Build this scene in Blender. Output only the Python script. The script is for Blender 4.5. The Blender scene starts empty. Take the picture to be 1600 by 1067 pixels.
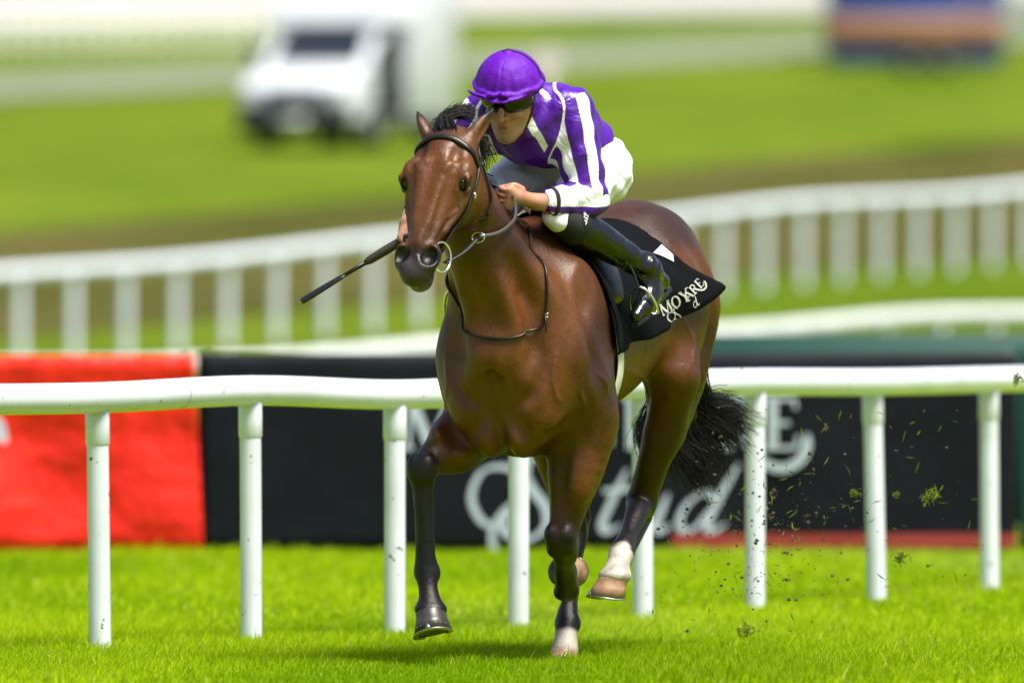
import bpy, math, random
import numpy as np
from mathutils import Vector, Matrix

# ------------------------------------------------------------------ camera, world, sun, exposure
scene = bpy.context.scene
C = scene.collection
random.seed(7); rng = np.random.default_rng(7)
R = math.radians
FPX = 17778.0           # focal length in photograph pixels (400 mm lens on a 36 mm sensor)
CAMH, HORV = 1.37, 443.0
cam_d = bpy.data.cameras.new('camera'); cam = bpy.data.objects.new('camera', cam_d); C.objects.link(cam)
cam.location = (0, 0, CAMH); cam.rotation_euler = (R(90), 0, 0)
cam_d.lens = 400; cam_d.sensor_width = 36; cam_d.sensor_fit = 'HORIZONTAL'
cam_d.shift_y = -(533.5 - HORV) / 1600
cam_d.clip_start = 0.5; cam_d.clip_end = 6000
cam_d.dof.use_dof = True; cam_d.dof.focus_distance = 40.6; cam_d.dof.aperture_fstop = 2.65
scene.camera = cam

SUN_EL, SUN_AZ = 66.0, 132.0        # compass-like: azimuth measured clockwise from +Y (the view direction)
w = bpy.data.worlds.new('World'); scene.world = w; w.use_nodes = True
nt = w.node_tree; nt.nodes.clear()
sky = nt.nodes.new('ShaderNodeTexSky'); sky.sky_type = 'NISHITA'; sky.sun_disc = False
sky.sun_elevation = R(SUN_EL); sky.sun_rotation = R(SUN_AZ); sky.air_density = 1.0; sky.dust_density = 3.0; sky.ozone_density = 1.0
bg = nt.nodes.new('ShaderNodeBackground'); bg.inputs[1].default_value = 0.078
wo = nt.nodes.new('ShaderNodeOutputWorld')
nt.links.new(sky.outputs[0], bg.inputs[0]); nt.links.new(bg.outputs[0], wo.inputs[0])
sd = bpy.data.lights.new('sun', 'SUN'); sun = bpy.data.objects.new('sun', sd); C.objects.link(sun)
sd.energy = 4.0; sd.angle = R(25); sd.color = (1.0, 0.95, 0.87)
sdir = Vector((math.sin(R(SUN_AZ)) * math.cos(R(SUN_EL)), math.cos(R(SUN_AZ)) * math.cos(R(SUN_EL)), math.sin(R(SUN_EL))))
sun.rotation_euler = sdir.to_track_quat('Z', 'Y').to_euler(); sun.location = (0, 30, 30)
vs = scene.view_settings
vs.view_transform = 'Standard'; vs.look = 'None'; vs.gamma = 1.0; vs.use_curve_mapping = False; vs.exposure = 1.05
scene.render.engine = 'CYCLES'
scene.cycles.use_denoising = True
scene.cycles.max_bounces = 6; scene.cycles.diffuse_bounces = 3; scene.cycles.glossy_bounces = 3
scene.cycles.transparent_max_bounces = 8; scene.cycles.caustics_reflective = False; scene.cycles.caustics_refractive = False

# ------------------------------------------------------------------ helpers
def new_mat(name):
    m = bpy.data.materials.new(name); m.use_nodes = True
    b = m.node_tree.nodes['Principled BSDF']
    return m, m.node_tree, b

def mat(name, col, rough=0.5, metal=0.0, spec=0.5, coat=0.0, var=0.0, vscale=8.0, bump=0.0, bscale=40.0, sheen=0.0, col2=None, detail=5.0, bdist=0.01):
    m, t, b = new_mat(name)
    b.inputs['Roughness'].default_value = rough; b.inputs['Metallic'].default_value = metal
    b.inputs['Specular IOR Level'].default_value = spec; b.inputs['Coat Weight'].default_value = coat
    b.inputs['Coat Roughness'].default_value = 0.1
    if sheen: b.inputs['Sheen Weight'].default_value = sheen
    c = (*col, 1)
    b.inputs['Base Color'].default_value = c
    tc = t.nodes.new('ShaderNodeTexCoord')
    if var or col2:
        n = t.nodes.new('ShaderNodeTexNoise'); n.inputs['Scale'].default_value = vscale; n.inputs['Detail'].default_value = detail
        t.links.new(tc.outputs['Object'], n.inputs['Vector'])
        r = t.nodes.new('ShaderNodeValToRGB')
        r.color_ramp.elements[0].position = 0.3; r.color_ramp.elements[1].position = 0.7
        a2 = col2 if col2 else tuple(x * (1 + var) for x in col)
        a1 = col if col2 else tuple(x * (1 - var) for x in col)
        r.color_ramp.elements[0].color = (*a1, 1); r.color_ramp.elements[1].color = (*a2, 1)
        t.links.new(n.outputs['Fac'], r.inputs[0]); t.links.new(r.outputs[0], b.inputs['Base Color'])
    if bump:
        n = t.nodes.new('ShaderNodeTexNoise'); n.inputs['Scale'].default_value = bscale; n.inputs['Detail'].default_value = 4
        t.links.new(tc.outputs['Object'], n.inputs['Vector'])
        bn = t.nodes.new('ShaderNodeBump'); bn.inputs['Strength'].default_value = bump; bn.inputs['Distance'].default_value = bdist
        t.links.new(n.outputs['Fac'], bn.inputs['Height']); t.links.new(bn.outputs[0], b.inputs['Normal'])
    return m

def tag(o, label=None, cat=None, group=None, kind=None):
    if label: o['label'] = label
    if cat: o['category'] = cat
    if group: o['group'] = group
    if kind: o['kind'] = kind
    return o

def empty(name, loc=(0, 0, 0), rz=0.0):
    o = bpy.data.objects.new(name, None); C.objects.link(o); o.location = loc; o.rotation_euler = (0, 0, rz)
    o.empty_display_size = 0.2
    return o

def mesh_from(name, verts, faces, material, parent=None, smooth=True):
    me = bpy.data.meshes.new(name)
    if isinstance(faces, np.ndarray):
        V = np.asarray(verts, dtype=np.float32); n = faces.shape[1]
        me.vertices.add(len(V)); me.vertices.foreach_set('co', V.ravel())
        me.loops.add(faces.size); me.loops.foreach_set('vertex_index', faces.astype(np.int32).ravel())
        me.polygons.add(len(faces)); me.polygons.foreach_set('loop_start', (np.arange(len(faces)) * n).astype(np.int32))
        me.update(calc_edges=True)
    else:
        me.from_pydata([tuple(map(float, v)) for v in verts], [], faces)
    if smooth: me.polygons.foreach_set('use_smooth', np.ones(len(me.polygons), dtype=bool))
    me.validate(); me.update()
    for mm in (material if isinstance(material, (list, tuple)) else [material]): me.materials.append(mm)
    o = bpy.data.objects.new(name, me); C.objects.link(o)
    if parent is not None: o.parent = parent
    return o

class MB:
    """collects shapes into one mesh"""
    def __init__(self): self.v = []; self.f = []
    def add(self, v, f):
        b = len(self.v); self.v += [tuple(map(float, p)) for p in v]; self.f += [[b + i for i in q] for q in f]; return self
    def box(self, lo, hi, bev=0.0):
        x0, y0, z0 = lo; x1, y1, z1 = hi
        if bev <= 0:
            v = [(x, y, z) for x in (x0, x1) for y in (y0, y1) for z in (z0, z1)]
            return self.add(v, [(0, 1, 3, 2), (4, 6, 7, 5), (0, 4, 5, 1), (2, 3, 7, 6), (0, 2, 6, 4), (1, 5, 7, 3)])
        b = bev; rings = []
        def ring(z, i): return [(x0 + i + b, y0 + i, z), (x1 - i - b, y0 + i, z), (x1 - i, y0 + i + b, z), (x1 - i, y1 - i - b, z), (x1 - i - b, y1 - i, z), (x0 + i + b, y1 - i, z), (x0 + i, y1 - i - b, z), (x0 + i, y0 + i + b, z)]
        rs = [ring(z0, b * .7), ring(z0 + b, 0), ring(z1 - b, 0), ring(z1, b * .7)]
        v = [p for r in rs for p in r]; f = []
        for k in range(3):
            for i in range(8): j = (i + 1) % 8; f.append((k * 8 + i, k * 8 + j, k * 8 + 8 + j, k * 8 + 8 + i))
        f.append(tuple(range(7, -1, -1))); f.append(tuple(range(24, 32)))
        return self.add(v, f)
    def tube(self, pts, r, n=12, cap=True, closed=False, flat=1.0, up=None):
        pts = [np.array(p, float) for p in pts]; m = len(pts)
        rr = r if isinstance(r, (list, tuple, np.ndarray)) else [r] * m
        V = []; F = []; u = None
        for i, p in enumerate(pts):
            if closed: tdir = pts[(i + 1) % m] - pts[i - 1]
            else: tdir = pts[min(i + 1, m - 1)] - pts[max(i - 1, 0)]
            tdir = tdir / (np.linalg.norm(tdir) + 1e-12)
            if up is not None:
                uu = np.array(up[i] if isinstance(up, list) else up, float)
            else:
                uu = u if u is not None else (np.array([0, 0, 1.0]) if abs(tdir[2]) < .9 else np.array([1.0, 0, 0]))
            uu = uu - tdir * uu.dot(tdir); uu /= np.linalg.norm(uu) + 1e-12; u = uu
            s = np.cross(tdir, uu)
            for k in range(n):
                a = 2 * math.pi * k / n
                V.append(p + rr[i] * (math.cos(a) * s + flat * math.sin(a) * uu))
        for i in range(m if closed else m - 1):
            for k in range(n):
                k2 = (k + 1) % n; i2 = (i + 1) % m
                F.append((i * n + k, i * n + k2, i2 * n + k2, i2 * n + k))
        if cap and not closed:
            F.append(tuple(range(n - 1, -1, -1))); F.append(tuple((m - 1) * n + k for k in range(n)))
        return self.add(V, F)
    def build(self, name, material, parent=None, smooth=True, sharp=None):
        o = mesh_from(name, self.v, self.f, material, parent, smooth)
        if sharp is not None:
            try: o.data.set_sharp_from_angle(angle=R(sharp))
            except Exception: pass
        return o

def smooth_pts(pts, n=8, closed=False):
    """Catmull-Rom through the points"""
    P = [np.array(p, float) for p in pts]; m = len(P); out = []
    rng_ = range(m) if closed else range(m - 1)
    for i in rng_:
        if closed: p0, p1, p2, p3 = P[i - 1], P[i], P[(i + 1) % m], P[(i + 2) % m]
        else:
            p1, p2 = P[i], P[i + 1]
            p0 = P[i - 1] if i > 0 else 2 * p1 - p2; p3 = P[i + 2] if i + 2 < m else 2 * p2 - p1
        for k in range(n):
            t = k / n
            out.append(.5 * (2 * p1 + (p2 - p0) * t + (2 * p0 - 5 * p1 + 4 * p2 - p3) * t * t + (3 * p1 - p0 - 3 * p2 + p3) * t ** 3))
    if not closed: out.append(P[-1])
    return out

def catmull_arr(xs, ys, q):
    """monotone-ish smooth interpolation of ys over xs at q (cubic Hermite)"""
    xs = np.asarray(xs, float); ys = np.asarray(ys, float)
    m = np.gradient(ys, xs)
    q = np.clip(q, xs[0], xs[-1]); i = np.clip(np.searchsorted(xs, q) - 1, 0, len(xs) - 2)
    h = xs[i + 1] - xs[i]; t = (q - xs[i]) / h
    return ((2 * t ** 3 - 3 * t ** 2 + 1) * ys[i] + (t ** 3 - 2 * t ** 2 + t) * h * m[i] + (-2 * t ** 3 + 3 * t ** 2) * ys[i + 1] + (t ** 3 - t ** 2) * h * m[i + 1])

class SDF:
    """signed distance field on a grid; smooth unions; surface nets"""
    def __init__(s, lo, hi, h):
        s.lo = np.array(lo, float); s.h = h; s.n = np.ceil((np.array(hi) - s.lo) / h).astype(int) + 1
        s.f = np.full(s.n, 1.0, dtype=np.float32)
        s.ax = [(s.lo[i] + h * np.arange(s.n[i])).astype(np.float32) for i in range(3)]
    def sl(s, lo, hi):
        a = np.clip(np.floor((np.array(lo) - s.lo) / s.h).astype(int), 0, s.n); b = np.clip(np.ceil((np.array(hi) - s.lo) / s.h).astype(int) + 1, 0, s.n)
        sl = tuple(slice(a[i], b[i]) for i in range(3))
        return sl, s.ax[0][sl[0]][:, None, None], s.ax[1][sl[1]][None, :, None], s.ax[2][sl[2]][None, None, :]
    def put(s, sl, d, k, op='+'):
        f = s.f[sl]
        if f.size == 0: return
        d = d.astype(np.float32)
        if op == '+':
            if k > 0: h = np.maximum(k - np.abs(f - d), 0) / k; s.f[sl] = np.minimum(f, d) - h * h * k * .25
            else: s.f[sl] = np.minimum(f, d)
        elif op == '-':
            d = -d
            if k > 0: h = np.maximum(k - np.abs(f - d), 0) / k; s.f[sl] = np.maximum(f, d) + h * h * k * .25
            else: s.f[sl] = np.maximum(f, d)
    def cone(s, a, b, ra, rb, k=.03, op='+', pad=None):
        a = np.array(a, float); b = np.array(b, float); m = max(ra, rb) + k + 3 * s.h
        sl, X, Y, Z = s.sl(np.minimum(a, b) - m, np.maximum(a, b) + m)
        ba = b - a; L = ba.dot(ba) + 1e-12
        t = np.clip(((X - a[0]) * ba[0] + (Y - a[1]) * ba[1] + (Z - a[2]) * ba[2]) / L, 0, 1)
        d = np.sqrt((X - a[0] - t * ba[0]) ** 2 + (Y - a[1] - t * ba[1]) ** 2 + (Z - a[2] - t * ba[2]) ** 2) - (ra + (rb - ra) * t)
        s.put(sl, d, k, op)
    def chain(s, pts, rad, k=.03, op='+', n=6):
        """one smooth tapering tube through the points"""
        P = np.array(smooth_pts(pts, n)); q = np.linspace(0, len(pts) - 1, len(P)); rr = catmull_arr(np.arange(len(pts)), rad, q)
        m = max(rr) + k + 3 * s.h; sl, X, Y, Z = s.sl(P.min(0) - m, P.max(0) + m); d = None
        for i in range(len(P) - 1):
            a, ba = P[i], P[i + 1] - P[i]; L = ba.dot(ba) + 1e-12
            t = np.clip(((X - a[0]) * ba[0] + (Y - a[1]) * ba[1] + (Z - a[2]) * ba[2]) / L, 0, 1)
            e = np.sqrt((X - a[0] - t * ba[0]) ** 2 + (Y - a[1] - t * ba[1]) ** 2 + (Z - a[2] - t * ba[2]) ** 2) - (rr[i] + (rr[i + 1] - rr[i]) * t)
            d = e if d is None else np.minimum(d, e)
        s.put(sl, d, k, op)
    def ell(s, c, r, k=.03, op='+', axes=None):
        c = np.array(c, float); r = np.array(r, float); m = r.max() + k + 3 * s.h
        sl, X, Y, Z = s.sl(c - m, c + m)
        x, y, z = X - c[0], Y - c[1], Z - c[2]
        if axes is None: p, q, w_ = x, y, z
        else:
            A = [np.array(v, float) / np.linalg.norm(v) for v in axes]
            p, q, w_ = [x * v[0] + y * v[1] + z * v[2] for v in A]
        k0 = np.sqrt((p / r[0]) ** 2 + (q / r[1]) ** 2 + (w_ / r[2]) ** 2); k1 = np.sqrt((p / r[0] ** 2) ** 2 + (q / r[1] ** 2) ** 2 + (w_ / r[2] ** 2) ** 2) + 1e-9
        s.put(sl, k0 * (k0 - 1) / k1, k, op)
    def loft(s, P, lat, W, HU, HD, egg=None, k=.04, n=3, cap=None, op='+'):
        """ellipse sections along an axis; lat = lateral vectors; HU/HD = extents to the dorsal / ventral side"""
        m = len(P); q = np.linspace(0, m - 1, (m - 1) * n + 1)
        A = np.array(smooth_pts(P, n)); xs = np.arange(m)
        lat = np.array([np.array(v, float) for v in (lat if isinstance(lat, list) else [lat] * m)])
        Lt = np.stack([np.interp(q, xs, lat[:, i]) for i in range(3)], 1)
        Wq, Uq, Dq = [catmull_arr(xs, v, q) for v in (W, HU, HD)]; Eq = np.interp(q, xs, egg if egg is not None else [0] * m)
        cap = cap or min(W[0], W[-1])
        mx = max(max(W), max(HU), max(HD)) + k + 3 * s.h
        sl, X, Y, Z = s.sl(A.min(0) - mx, A.max(0) + mx)
        shp = np.broadcast_shapes(X.shape, Y.shape, Z.shape)
        best = np.full(shp, 1e9, np.float32); out = [np.zeros(shp, np.float32) for _ in range(7)]  # a,b,c,w,h,egg
        for i in range(len(A) - 1):
            a, b = A[i], A[i + 1]; ba = b - a; Ln = np.linalg.norm(ba); e = ba / Ln
            x, y, z = X - a[0], Y - a[1], Z - a[2]
            tl = x * e[0] + y * e[1] + z * e[2]; t = np.clip(tl / Ln, 0, 1)
            d2 = (x - t * ba[0]) ** 2 + (y - t * ba[1]) ** 2 + (z - t * ba[2]) ** 2
            mk = d2 < best
            best = np.where(mk, d2, best)
            ex = tl - t * Ln
            l = Lt[i] - e * Lt[i].dot(e); l /= np.linalg.norm(l); nrm = np.cross(l, e) if np.cross(l, e).dot(s.dors) > 0 else -np.cross(l, e)
            vals = (x * l[0] + y * l[1] + z * l[2], x * nrm[0] + y * nrm[1] + z * nrm[2], ex, Wq[i] + (Wq[i + 1] - Wq[i]) * t, Uq[i] + (Uq[i + 1] - Uq[i]) * t, Dq[i] + (Dq[i + 1] - Dq[i]) * t, Eq[i] + (Eq[i + 1] - Eq[i]) * t)
            for j in range(7): out[j] = np.where(mk, vals[j], out[j])
        a, b, c, w_, hu, hd, eg = out
        h = np.where(b > 0, hu, hd); w_ = w_ * np.clip(1 - eg * b / h, .35, 1.6)
        k0 = np.sqrt((a / w_) ** 2 + (b / h) ** 2 + (c / cap) ** 2); k1 = np.sqrt((a / w_ ** 2) ** 2 + (b / h ** 2) ** 2 + (c / cap ** 2) ** 2) + 1e-9
        s.put(sl, k0 * (k0 - 1) / k1, k, op)
    dors = np.array([0, 0, 1.0])
    def plane(s, p, nrm, k=0.0):
        """cut away everything on the side the normal points to"""
        p = np.array(p, float); nrm = np.array(nrm, float) / np.linalg.norm(nrm)
        X, Y, Z = s.ax[0][:, None, None], s.ax[1][None, :, None], s.ax[2][None, None, :]
        d = (X - p[0]) * nrm[0] + (Y - p[1]) * nrm[1] + (Z - p[2]) * nrm[2]
        sl = (slice(None),) * 3
        s.put(sl, -d, k, '-')
    def sample(s, p):
        p = np.atleast_2d(np.asarray(p, float)); g = np.clip((p - s.lo) / s.h, 0, s.n - 1.001); i = g.astype(int); t = g - i
        r = 0
        for dx in (0, 1):
            for dy in (0, 1):
                for dz in (0, 1):
                    wgt = (t[:, 0] if dx else 1 - t[:, 0]) * (t[:, 1] if dy else 1 - t[:, 1]) * (t[:, 2] if dz else 1 - t[:, 2])
                    r = r + wgt * s.f[i[:, 0] + dx, i[:, 1] + dy, i[:, 2] + dz]
        return r
    def grad(s, p, e=None):
        e = e or s.h * 1.5; p = np.atleast_2d(np.asarray(p, float)); g = np.zeros_like(p)
        for a in range(3):
            dv = np.zeros(3); dv[a] = e; g[:, a] = s.sample(p + dv) - s.sample(p - dv)
        return g / (np.linalg.norm(g, axis=1)[:, None] + 1e-9)
    def proj(s, p, off=0.0, it=12):
        p = np.atleast_2d(np.asarray(p, float)).copy()
        for _ in range(it): p -= (s.sample(p) - off)[:, None] * s.grad(p) * .8
        return p
    def mesh(s):
        f = s.f; nx, ny, nz = f.shape; ins = f < 0
        c = [ins[dx:nx - 1 + dx, dy:ny - 1 + dy, dz:nz - 1 + dz] for dx in (0, 1) for dy in (0, 1) for dz in (0, 1)]
        al = c[0].copy(); an = c[0].copy()
        for q in c[1:]: al &= q; an |= q
        act = an & ~al
        I = np.argwhere(act); vid = np.full(act.shape, -1, np.int32); vid[act] = np.arange(len(I))
        off = [(dx, dy, dz) for dx in (0, 1) for dy in (0, 1) for dz in (0, 1)]
        vals = np.stack([f[I[:, 0] + o[0], I[:, 1] + o[1], I[:, 2] + o[2]] for o in off], 1)
        acc = np.zeros((len(I), 3)); cnt = np.zeros(len(I))
        for a in range(8):
            for b in range(a + 1, 8):
                da = np.array(off[a]); db = np.array(off[b])
                if np.abs(da - db).sum() != 1: continue
                va, vb = vals[:, a], vals[:, b]; cr = (va < 0) != (vb < 0)
                t = np.where(cr, va / np.where(cr, va - vb, 1), 0)
                acc += np.where(cr[:, None], da + t[:, None] * (db - da), 0); cnt += cr
        V = s.lo + (I + acc / cnt[:, None]) * s.h
        F = []
        for ax in range(3):
            o1, o2 = [a for a in range(3) if a != ax]
            A = ins[tuple(slice(0, -1) if a == ax else slice(None) for a in range(3))]; B = ins[tuple(slice(1, None) if a == ax else slice(None) for a in range(3))]
            E = np.argwhere(A != B); E = E[(E[:, o1] > 0) & (E[:, o2] > 0) & (E[:, o1] < f.shape[o1] - 1) & (E[:, o2] < f.shape[o2] - 1)]
            fl = A[E[:, 0], E[:, 1], E[:, 2]]
            def at(d1, d2):
                q = E.copy(); q[:, o1] -= d1; q[:, o2] -= d2; return vid[q[:, 0], q[:, 1], q[:, 2]]
            Q = np.stack([at(1, 1), at(0, 1), at(0, 0), at(1, 0)], 1)
            if ax == 1: fl = ~fl
            Q[~fl] = Q[~fl][:, ::-1]; F.append(Q)
        F = np.concatenate(F); F = F[(F >= 0).all(1)]
        # a light smoothing pass followed by projection back on the field
        for _ in range(2):
            sm = np.zeros_like(V); ct = np.zeros(len(V))
            for a, b in ((0, 1), (1, 2), (2, 3), (3, 0)):
                np.add.at(sm, F[:, a], V[F[:, b]]); np.add.at(ct, F[:, a], 1)
            V = .5 * V + .5 * sm / np.maximum(ct, 1)[:, None]
        V -= np.clip(s.sample(V), -s.h, s.h)[:, None] * s.grad(V) * .7
        return V, F

def polyline_near(V, P):
    """distance of each V to polyline P and the parameter (0..len-1) of the nearest point"""
    P = np.array(P, float); best = np.full(len(V), 1e9); par = np.zeros(len(V))
    for i in range(len(P) - 1):
        a, b = P[i], P[i + 1]; ba = b - a; t = np.clip(((V - a) @ ba) / (ba @ ba + 1e-12), 0, 1)
        d = np.linalg.norm(V - a - t[:, None] * ba, axis=1); mk = d < best; best[mk] = d[mk]; par[mk] = i + t[mk]
    return best, par

def sstep(a, b, x):
    t = np.clip((x - a) / (b - a), 0, 1); return t * t * (3 - 2 * t)

def vnoise(V, sc, seed=0):
    """cheap smooth pseudo-noise from sines, about -1..1"""
    r = np.random.default_rng(seed); out = 0
    for _ in range(6):
        d = r.normal(size=3); d /= np.linalg.norm(d); out = out + np.sin(V @ d * sc * r.uniform(.6, 1.5) + r.uniform(0, 6.28))
    return out / 3.0

def set_col(o, name, rgb):
    a = o.data.attributes.new(name, 'FLOAT_COLOR', 'POINT')
    c = np.ones((len(rgb), 4), np.float32); c[:, :3] = rgb; a.data.foreach_set('color', c.ravel())
def set_float(o, name, v):
    a = o.data.attributes.new(name, 'FLOAT', 'POINT'); a.data.foreach_set('value', np.asarray(v, np.float32))

# a pixel of the photograph and a distance Y -> world point
def at(u, v, Y): return np.array([(u - 800) * Y / FPX, Y, CAMH + (HORV - v) * Y / FPX])

# horse frame: x forward, y to the horse's left, z up
TH = R(21.0); HX, HY = 0.257, 41.2
HROT = -(math.pi / 2 + TH); sT, cT = math.sin(TH), math.cos(TH)
def h2w(p): return np.array([HX - sT * p[0] + cT * p[1], HY - cT * p[0] - sT * p[1], p[2]])
def hpx(p):
    q = h2w(p); return 800 + q[0] * FPX / q[1], HORV - (q[2] - CAMH) * FPX / q[1]
def J(u, v, xf):
    """point of the horse frame seen at photograph pixel u,v with forward coordinate xf"""
    k = (u - 800) / FPX
    yl = (k * (HY - cT * xf) - HX + sT * xf) / (cT + k * sT)
    Y = HY - cT * xf - sT * yl
    return np.array([xf, yl, CAMH + (HORV - v) * Y / FPX])
# ================================================================== THE SETTING
PY = [0, 39, 62, 80, 95, 118, 140, 209, 300, 400, 520, 700, 3000]
PZ = [0, 0, -.04, -.23, .08, .40, 1.34, 3.9, 7.05, 10.7, 14.9, 17, 30]
def ground_z(y): return float(np.interp(y, PY, PZ))

def grass_mat(name, c1, c2, sc, rough=.75):
    m, t, b = new_mat(name)
    tc = t.nodes.new('ShaderNodeTexCoord')
    mp = t.nodes.new('ShaderNodeMapping'); mp.inputs['Rotation'].default_value = (0, 0, R(23)); mp.inputs['Scale'].default_value = (1, .22, 1)
    t.links.new(tc.outputs['Object'], mp.inputs[0])
    n = t.nodes.new('ShaderNodeTexNoise'); n.inputs['Scale'].default_value = sc; n.inputs['Detail'].default_value = 7; n.inputs['Roughness'].default_value = .6
    t.links.new(mp.outputs[0], n.inputs['Vector'])
    r = t.nodes.new('ShaderNodeValToRGB'); r.color_ramp.elements[0].position = .32; r.color_ramp.elements[1].position = .68
    r.color_ramp.elements[0].color = (*c1, 1); r.color_ramp.elements[1].color = (*c2, 1)
    t.links.new(n.outputs['Fac'], r.inputs[0]); t.links.new(r.outputs[0], b.inputs['Base Color'])
    b.inputs['Roughness'].default_value = rough; b.inputs['Specular IOR Level'].default_value = .0
    n2 = t.nodes.new('ShaderNodeTexNoise'); n2.inputs['Scale'].default_value = 40; n2.inputs['Detail'].default_value = 3
    t.links.new(tc.outputs['Object'], n2.inputs['Vector'])
    bp = t.nodes.new('ShaderNodeBump'); bp.inputs['Strength'].default_value = .5; bp.inputs['Distance'].default_value = .03
    t.links.new(n2.outputs['Fac'], bp.inputs['Height']); t.links.new(bp.outputs[0], b.inputs['Normal'])
    return m
M_turf = grass_mat('turf', (.058, .104, .007), (.118, .160, .016), .16)
M_rough_grass = grass_mat('rough_grass', (.042, .052, .010), (.095, .082, .030), .22)
M_track = mat('service_track', (.10, .13, .06), rough=.9, col2=(.17, .20, .13), vscale=.3)
M_gravel = mat('pale_hardstanding', (.26, .255, .22), rough=.9, col2=(.40, .395, .365), vscale=.15)

ys = sorted(set(list(np.arange(-20, 62, 6)) + list(np.arange(62, 150, 3)) + list(np.arange(150, 530, 12)) + [700, 1200, 3000]))
xs = [-1500, -300, -80, -30, -12, 0, 12, 30, 80, 300, 1500]
gv = [(x, y, ground_z(y)) for y in ys for x in xs]; nx_ = len(xs)
gf = [(j * nx_ + i, j * nx_ + i + 1, (j + 1) * nx_ + i + 1, (j + 1) * nx_ + i) for j in range(len(ys) - 1) for i in range(nx_ - 1)]
gr = mesh_from('ground', gv, gf, M_turf); tag(gr, 'bright green racecourse turf rising to a hill', 'ground', kind='structure')

def draped(name, a0, a1, b0, b1, material, lift=.02, n=40, label=None, kind='structure'):
    """a band of ground between two oblique lines: at X=-40 it runs from Y a0..a1, at X=40 from b0..b1"""
    v = []; f = []; m = 8
    for i in range(n + 1):
        t = i / n; x = -40 + 80 * t
        for j in range(m + 1):
            y = (a0 + (b0 - a0) * t) * (1 - j / m) + (a1 + (b1 - a1) * t) * (j / m); v.append((x, y, ground_z(y) + lift))
    for i in range(n):
        for j in range(m): f.append((i * (m + 1) + j, (i + 1) * (m + 1) + j, (i + 1) * (m + 1) + j + 1, i * (m + 1) + j + 1))
    o = mesh_from(name, v, f, material); tag(o, label, None, kind=kind); return o
RD = 2.33   # the rails run this much in depth for each metre to the right
def band(name, yc0, yc1, slope, material, lift, label): return draped(name, yc0 - 40 * slope, yc1 - 40 * slope, yc0 + 40 * slope, yc1 + 40 * slope, material, lift, label=label)
draped('rough_grass_strip', 137.5 - 80, 183 - 132, 137.5 + 80, 183 + 132, M_rough_grass, .03, label='strip of brown rough grass behind the white rails')
band('service_track', 290, 330, 3.2, M_track, .05, 'pale grey track across the hillside')
band('hardstanding', 400, 540, 1.0, M_gravel, .08, 'pale hardstanding at the top of the hill')

M_track_turf = grass_mat('track_turf', (.165, .255, .002), (.260, .345, .003), .8)
draped('track_turf', 12, 64, 12, 64, M_track_turf, .004, n=10, label='bright mown turf of the racing track')
# ---- grass blades (nobody could count them)
M_blade, t, b = new_mat('grass_blade')
ga = t.nodes.new('ShaderNodeAttribute'); ga.attribute_name = 'tint'
t.links.new(ga.outputs['Color'], b.inputs['Base Color']); b.inputs['Roughness'].default_value = .6; b.inputs['Specular IOR Level'].default_value = .04
b.inputs['Subsurface Weight'].default_value = 0.0
tr = t.nodes.new('ShaderNodeBsdfTranslucent'); t.links.new(ga.outputs['Color'], tr.inputs[0])
ms = t.nodes.new('ShaderNodeMixShader'); ms.inputs[0].default_value = .48
out = [n for n in t.nodes if n.type == 'OUTPUT_MATERIAL'][0]
t.links.new(b.outputs[0], ms.inputs[1]); t.links.new(tr.outputs[0], ms.inputs[2]); t.links.new(ms.outputs[0], out.inputs[0])
def blades(name, n, y0, y1, h0, h1, wd, label, seed, xpad=.4, side=0):
    r = np.random.default_rng(seed)
    y = y0 + (y1 - y0) * r.random(n) ** 1.15; hw = 800 * y / FPX + xpad; x = (r.random(n) * 2 - 1) * hw
    if side: x = side * (hw + 3.2 * r.random(n))
    P = np.stack([x, y, np.zeros(n)], 1)
    pat = vnoise(P * (1, .3, 1), 3.0, 11) ; pat2 = vnoise(P, 14, 12)
    hgt = r.uniform(h0, h1, n) * (1 + .25 * pat + .2 * pat2); long_ = r.random(n) < .03; hgt[long_] *= r.uniform(1.2, 1.7, long_.sum())
    a = r.uniform(0, 2 * np.pi, n); bend = r.uniform(.1, .75, n) * hgt; ba = r.normal(0.6, 1.3, n)
    side = np.stack([np.cos(a), np.sin(a), np.zeros(n)], 1) * (wd * r.uniform(.6, 1.3, n))[:, None]
    bd = np.stack([np.cos(ba), np.sin(ba), np.zeros(n)], 1)
    up = np.array([0, 0, 1.0])
    p0 = P - (0, 0, .006); p1 = P + bd * (bend * .3)[:, None] + up * (hgt * .55)[:, None]; p2 = P + bd * bend[:, None] + up * hgt[:, None]
    V_ = np.stack([p0 - side, p0 + side, p1 + side * .8, p1 - side * .8, p2], 1).reshape(-1, 3)
    bs = np.arange(n)[:, None] * 5
    F_ = np.concatenate([bs + np.array([[0, 1, 2]]), bs + np.array([[0, 2, 3]]), bs + np.array([[3, 2, 4]])])
    o = mesh_from(name, V_, F_, M_blade, smooth=False)
    c0 = np.array([.215, .375, .002]); c1 = np.array([.425, .575, .006]); c2 = np.array([.55, .56, .10])
    tt = np.clip(.5 + .28 * pat + .28 * r.normal(size=n), 0, 1)[:, None]; cc = c0 * (1 - tt) + c1 * tt
    dry = r.random(n) < .05; cc[dry] = c2
    pale = np.clip(vnoise(P * (1, .25, 1), 1.6, 31) * 1.2 - .25, 0, 1) * .5 * (r.random(n) < .6); cc = cc * (1 - pale[:, None]) + np.array([.50, .56, .16]) * pale[:, None]
    deep = np.clip(vnoise(P * (1, .3, 1), 2.3, 33) * 1.2 - .35, 0, 1)[:, None] * .45; cc = cc * (1 - deep) + np.array([.13, .26, .002]) * deep
    set_col(o, 'tint', np.repeat(cc, 5, axis=0)); tag(o, label, None, kind='stuff'); return o
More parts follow.
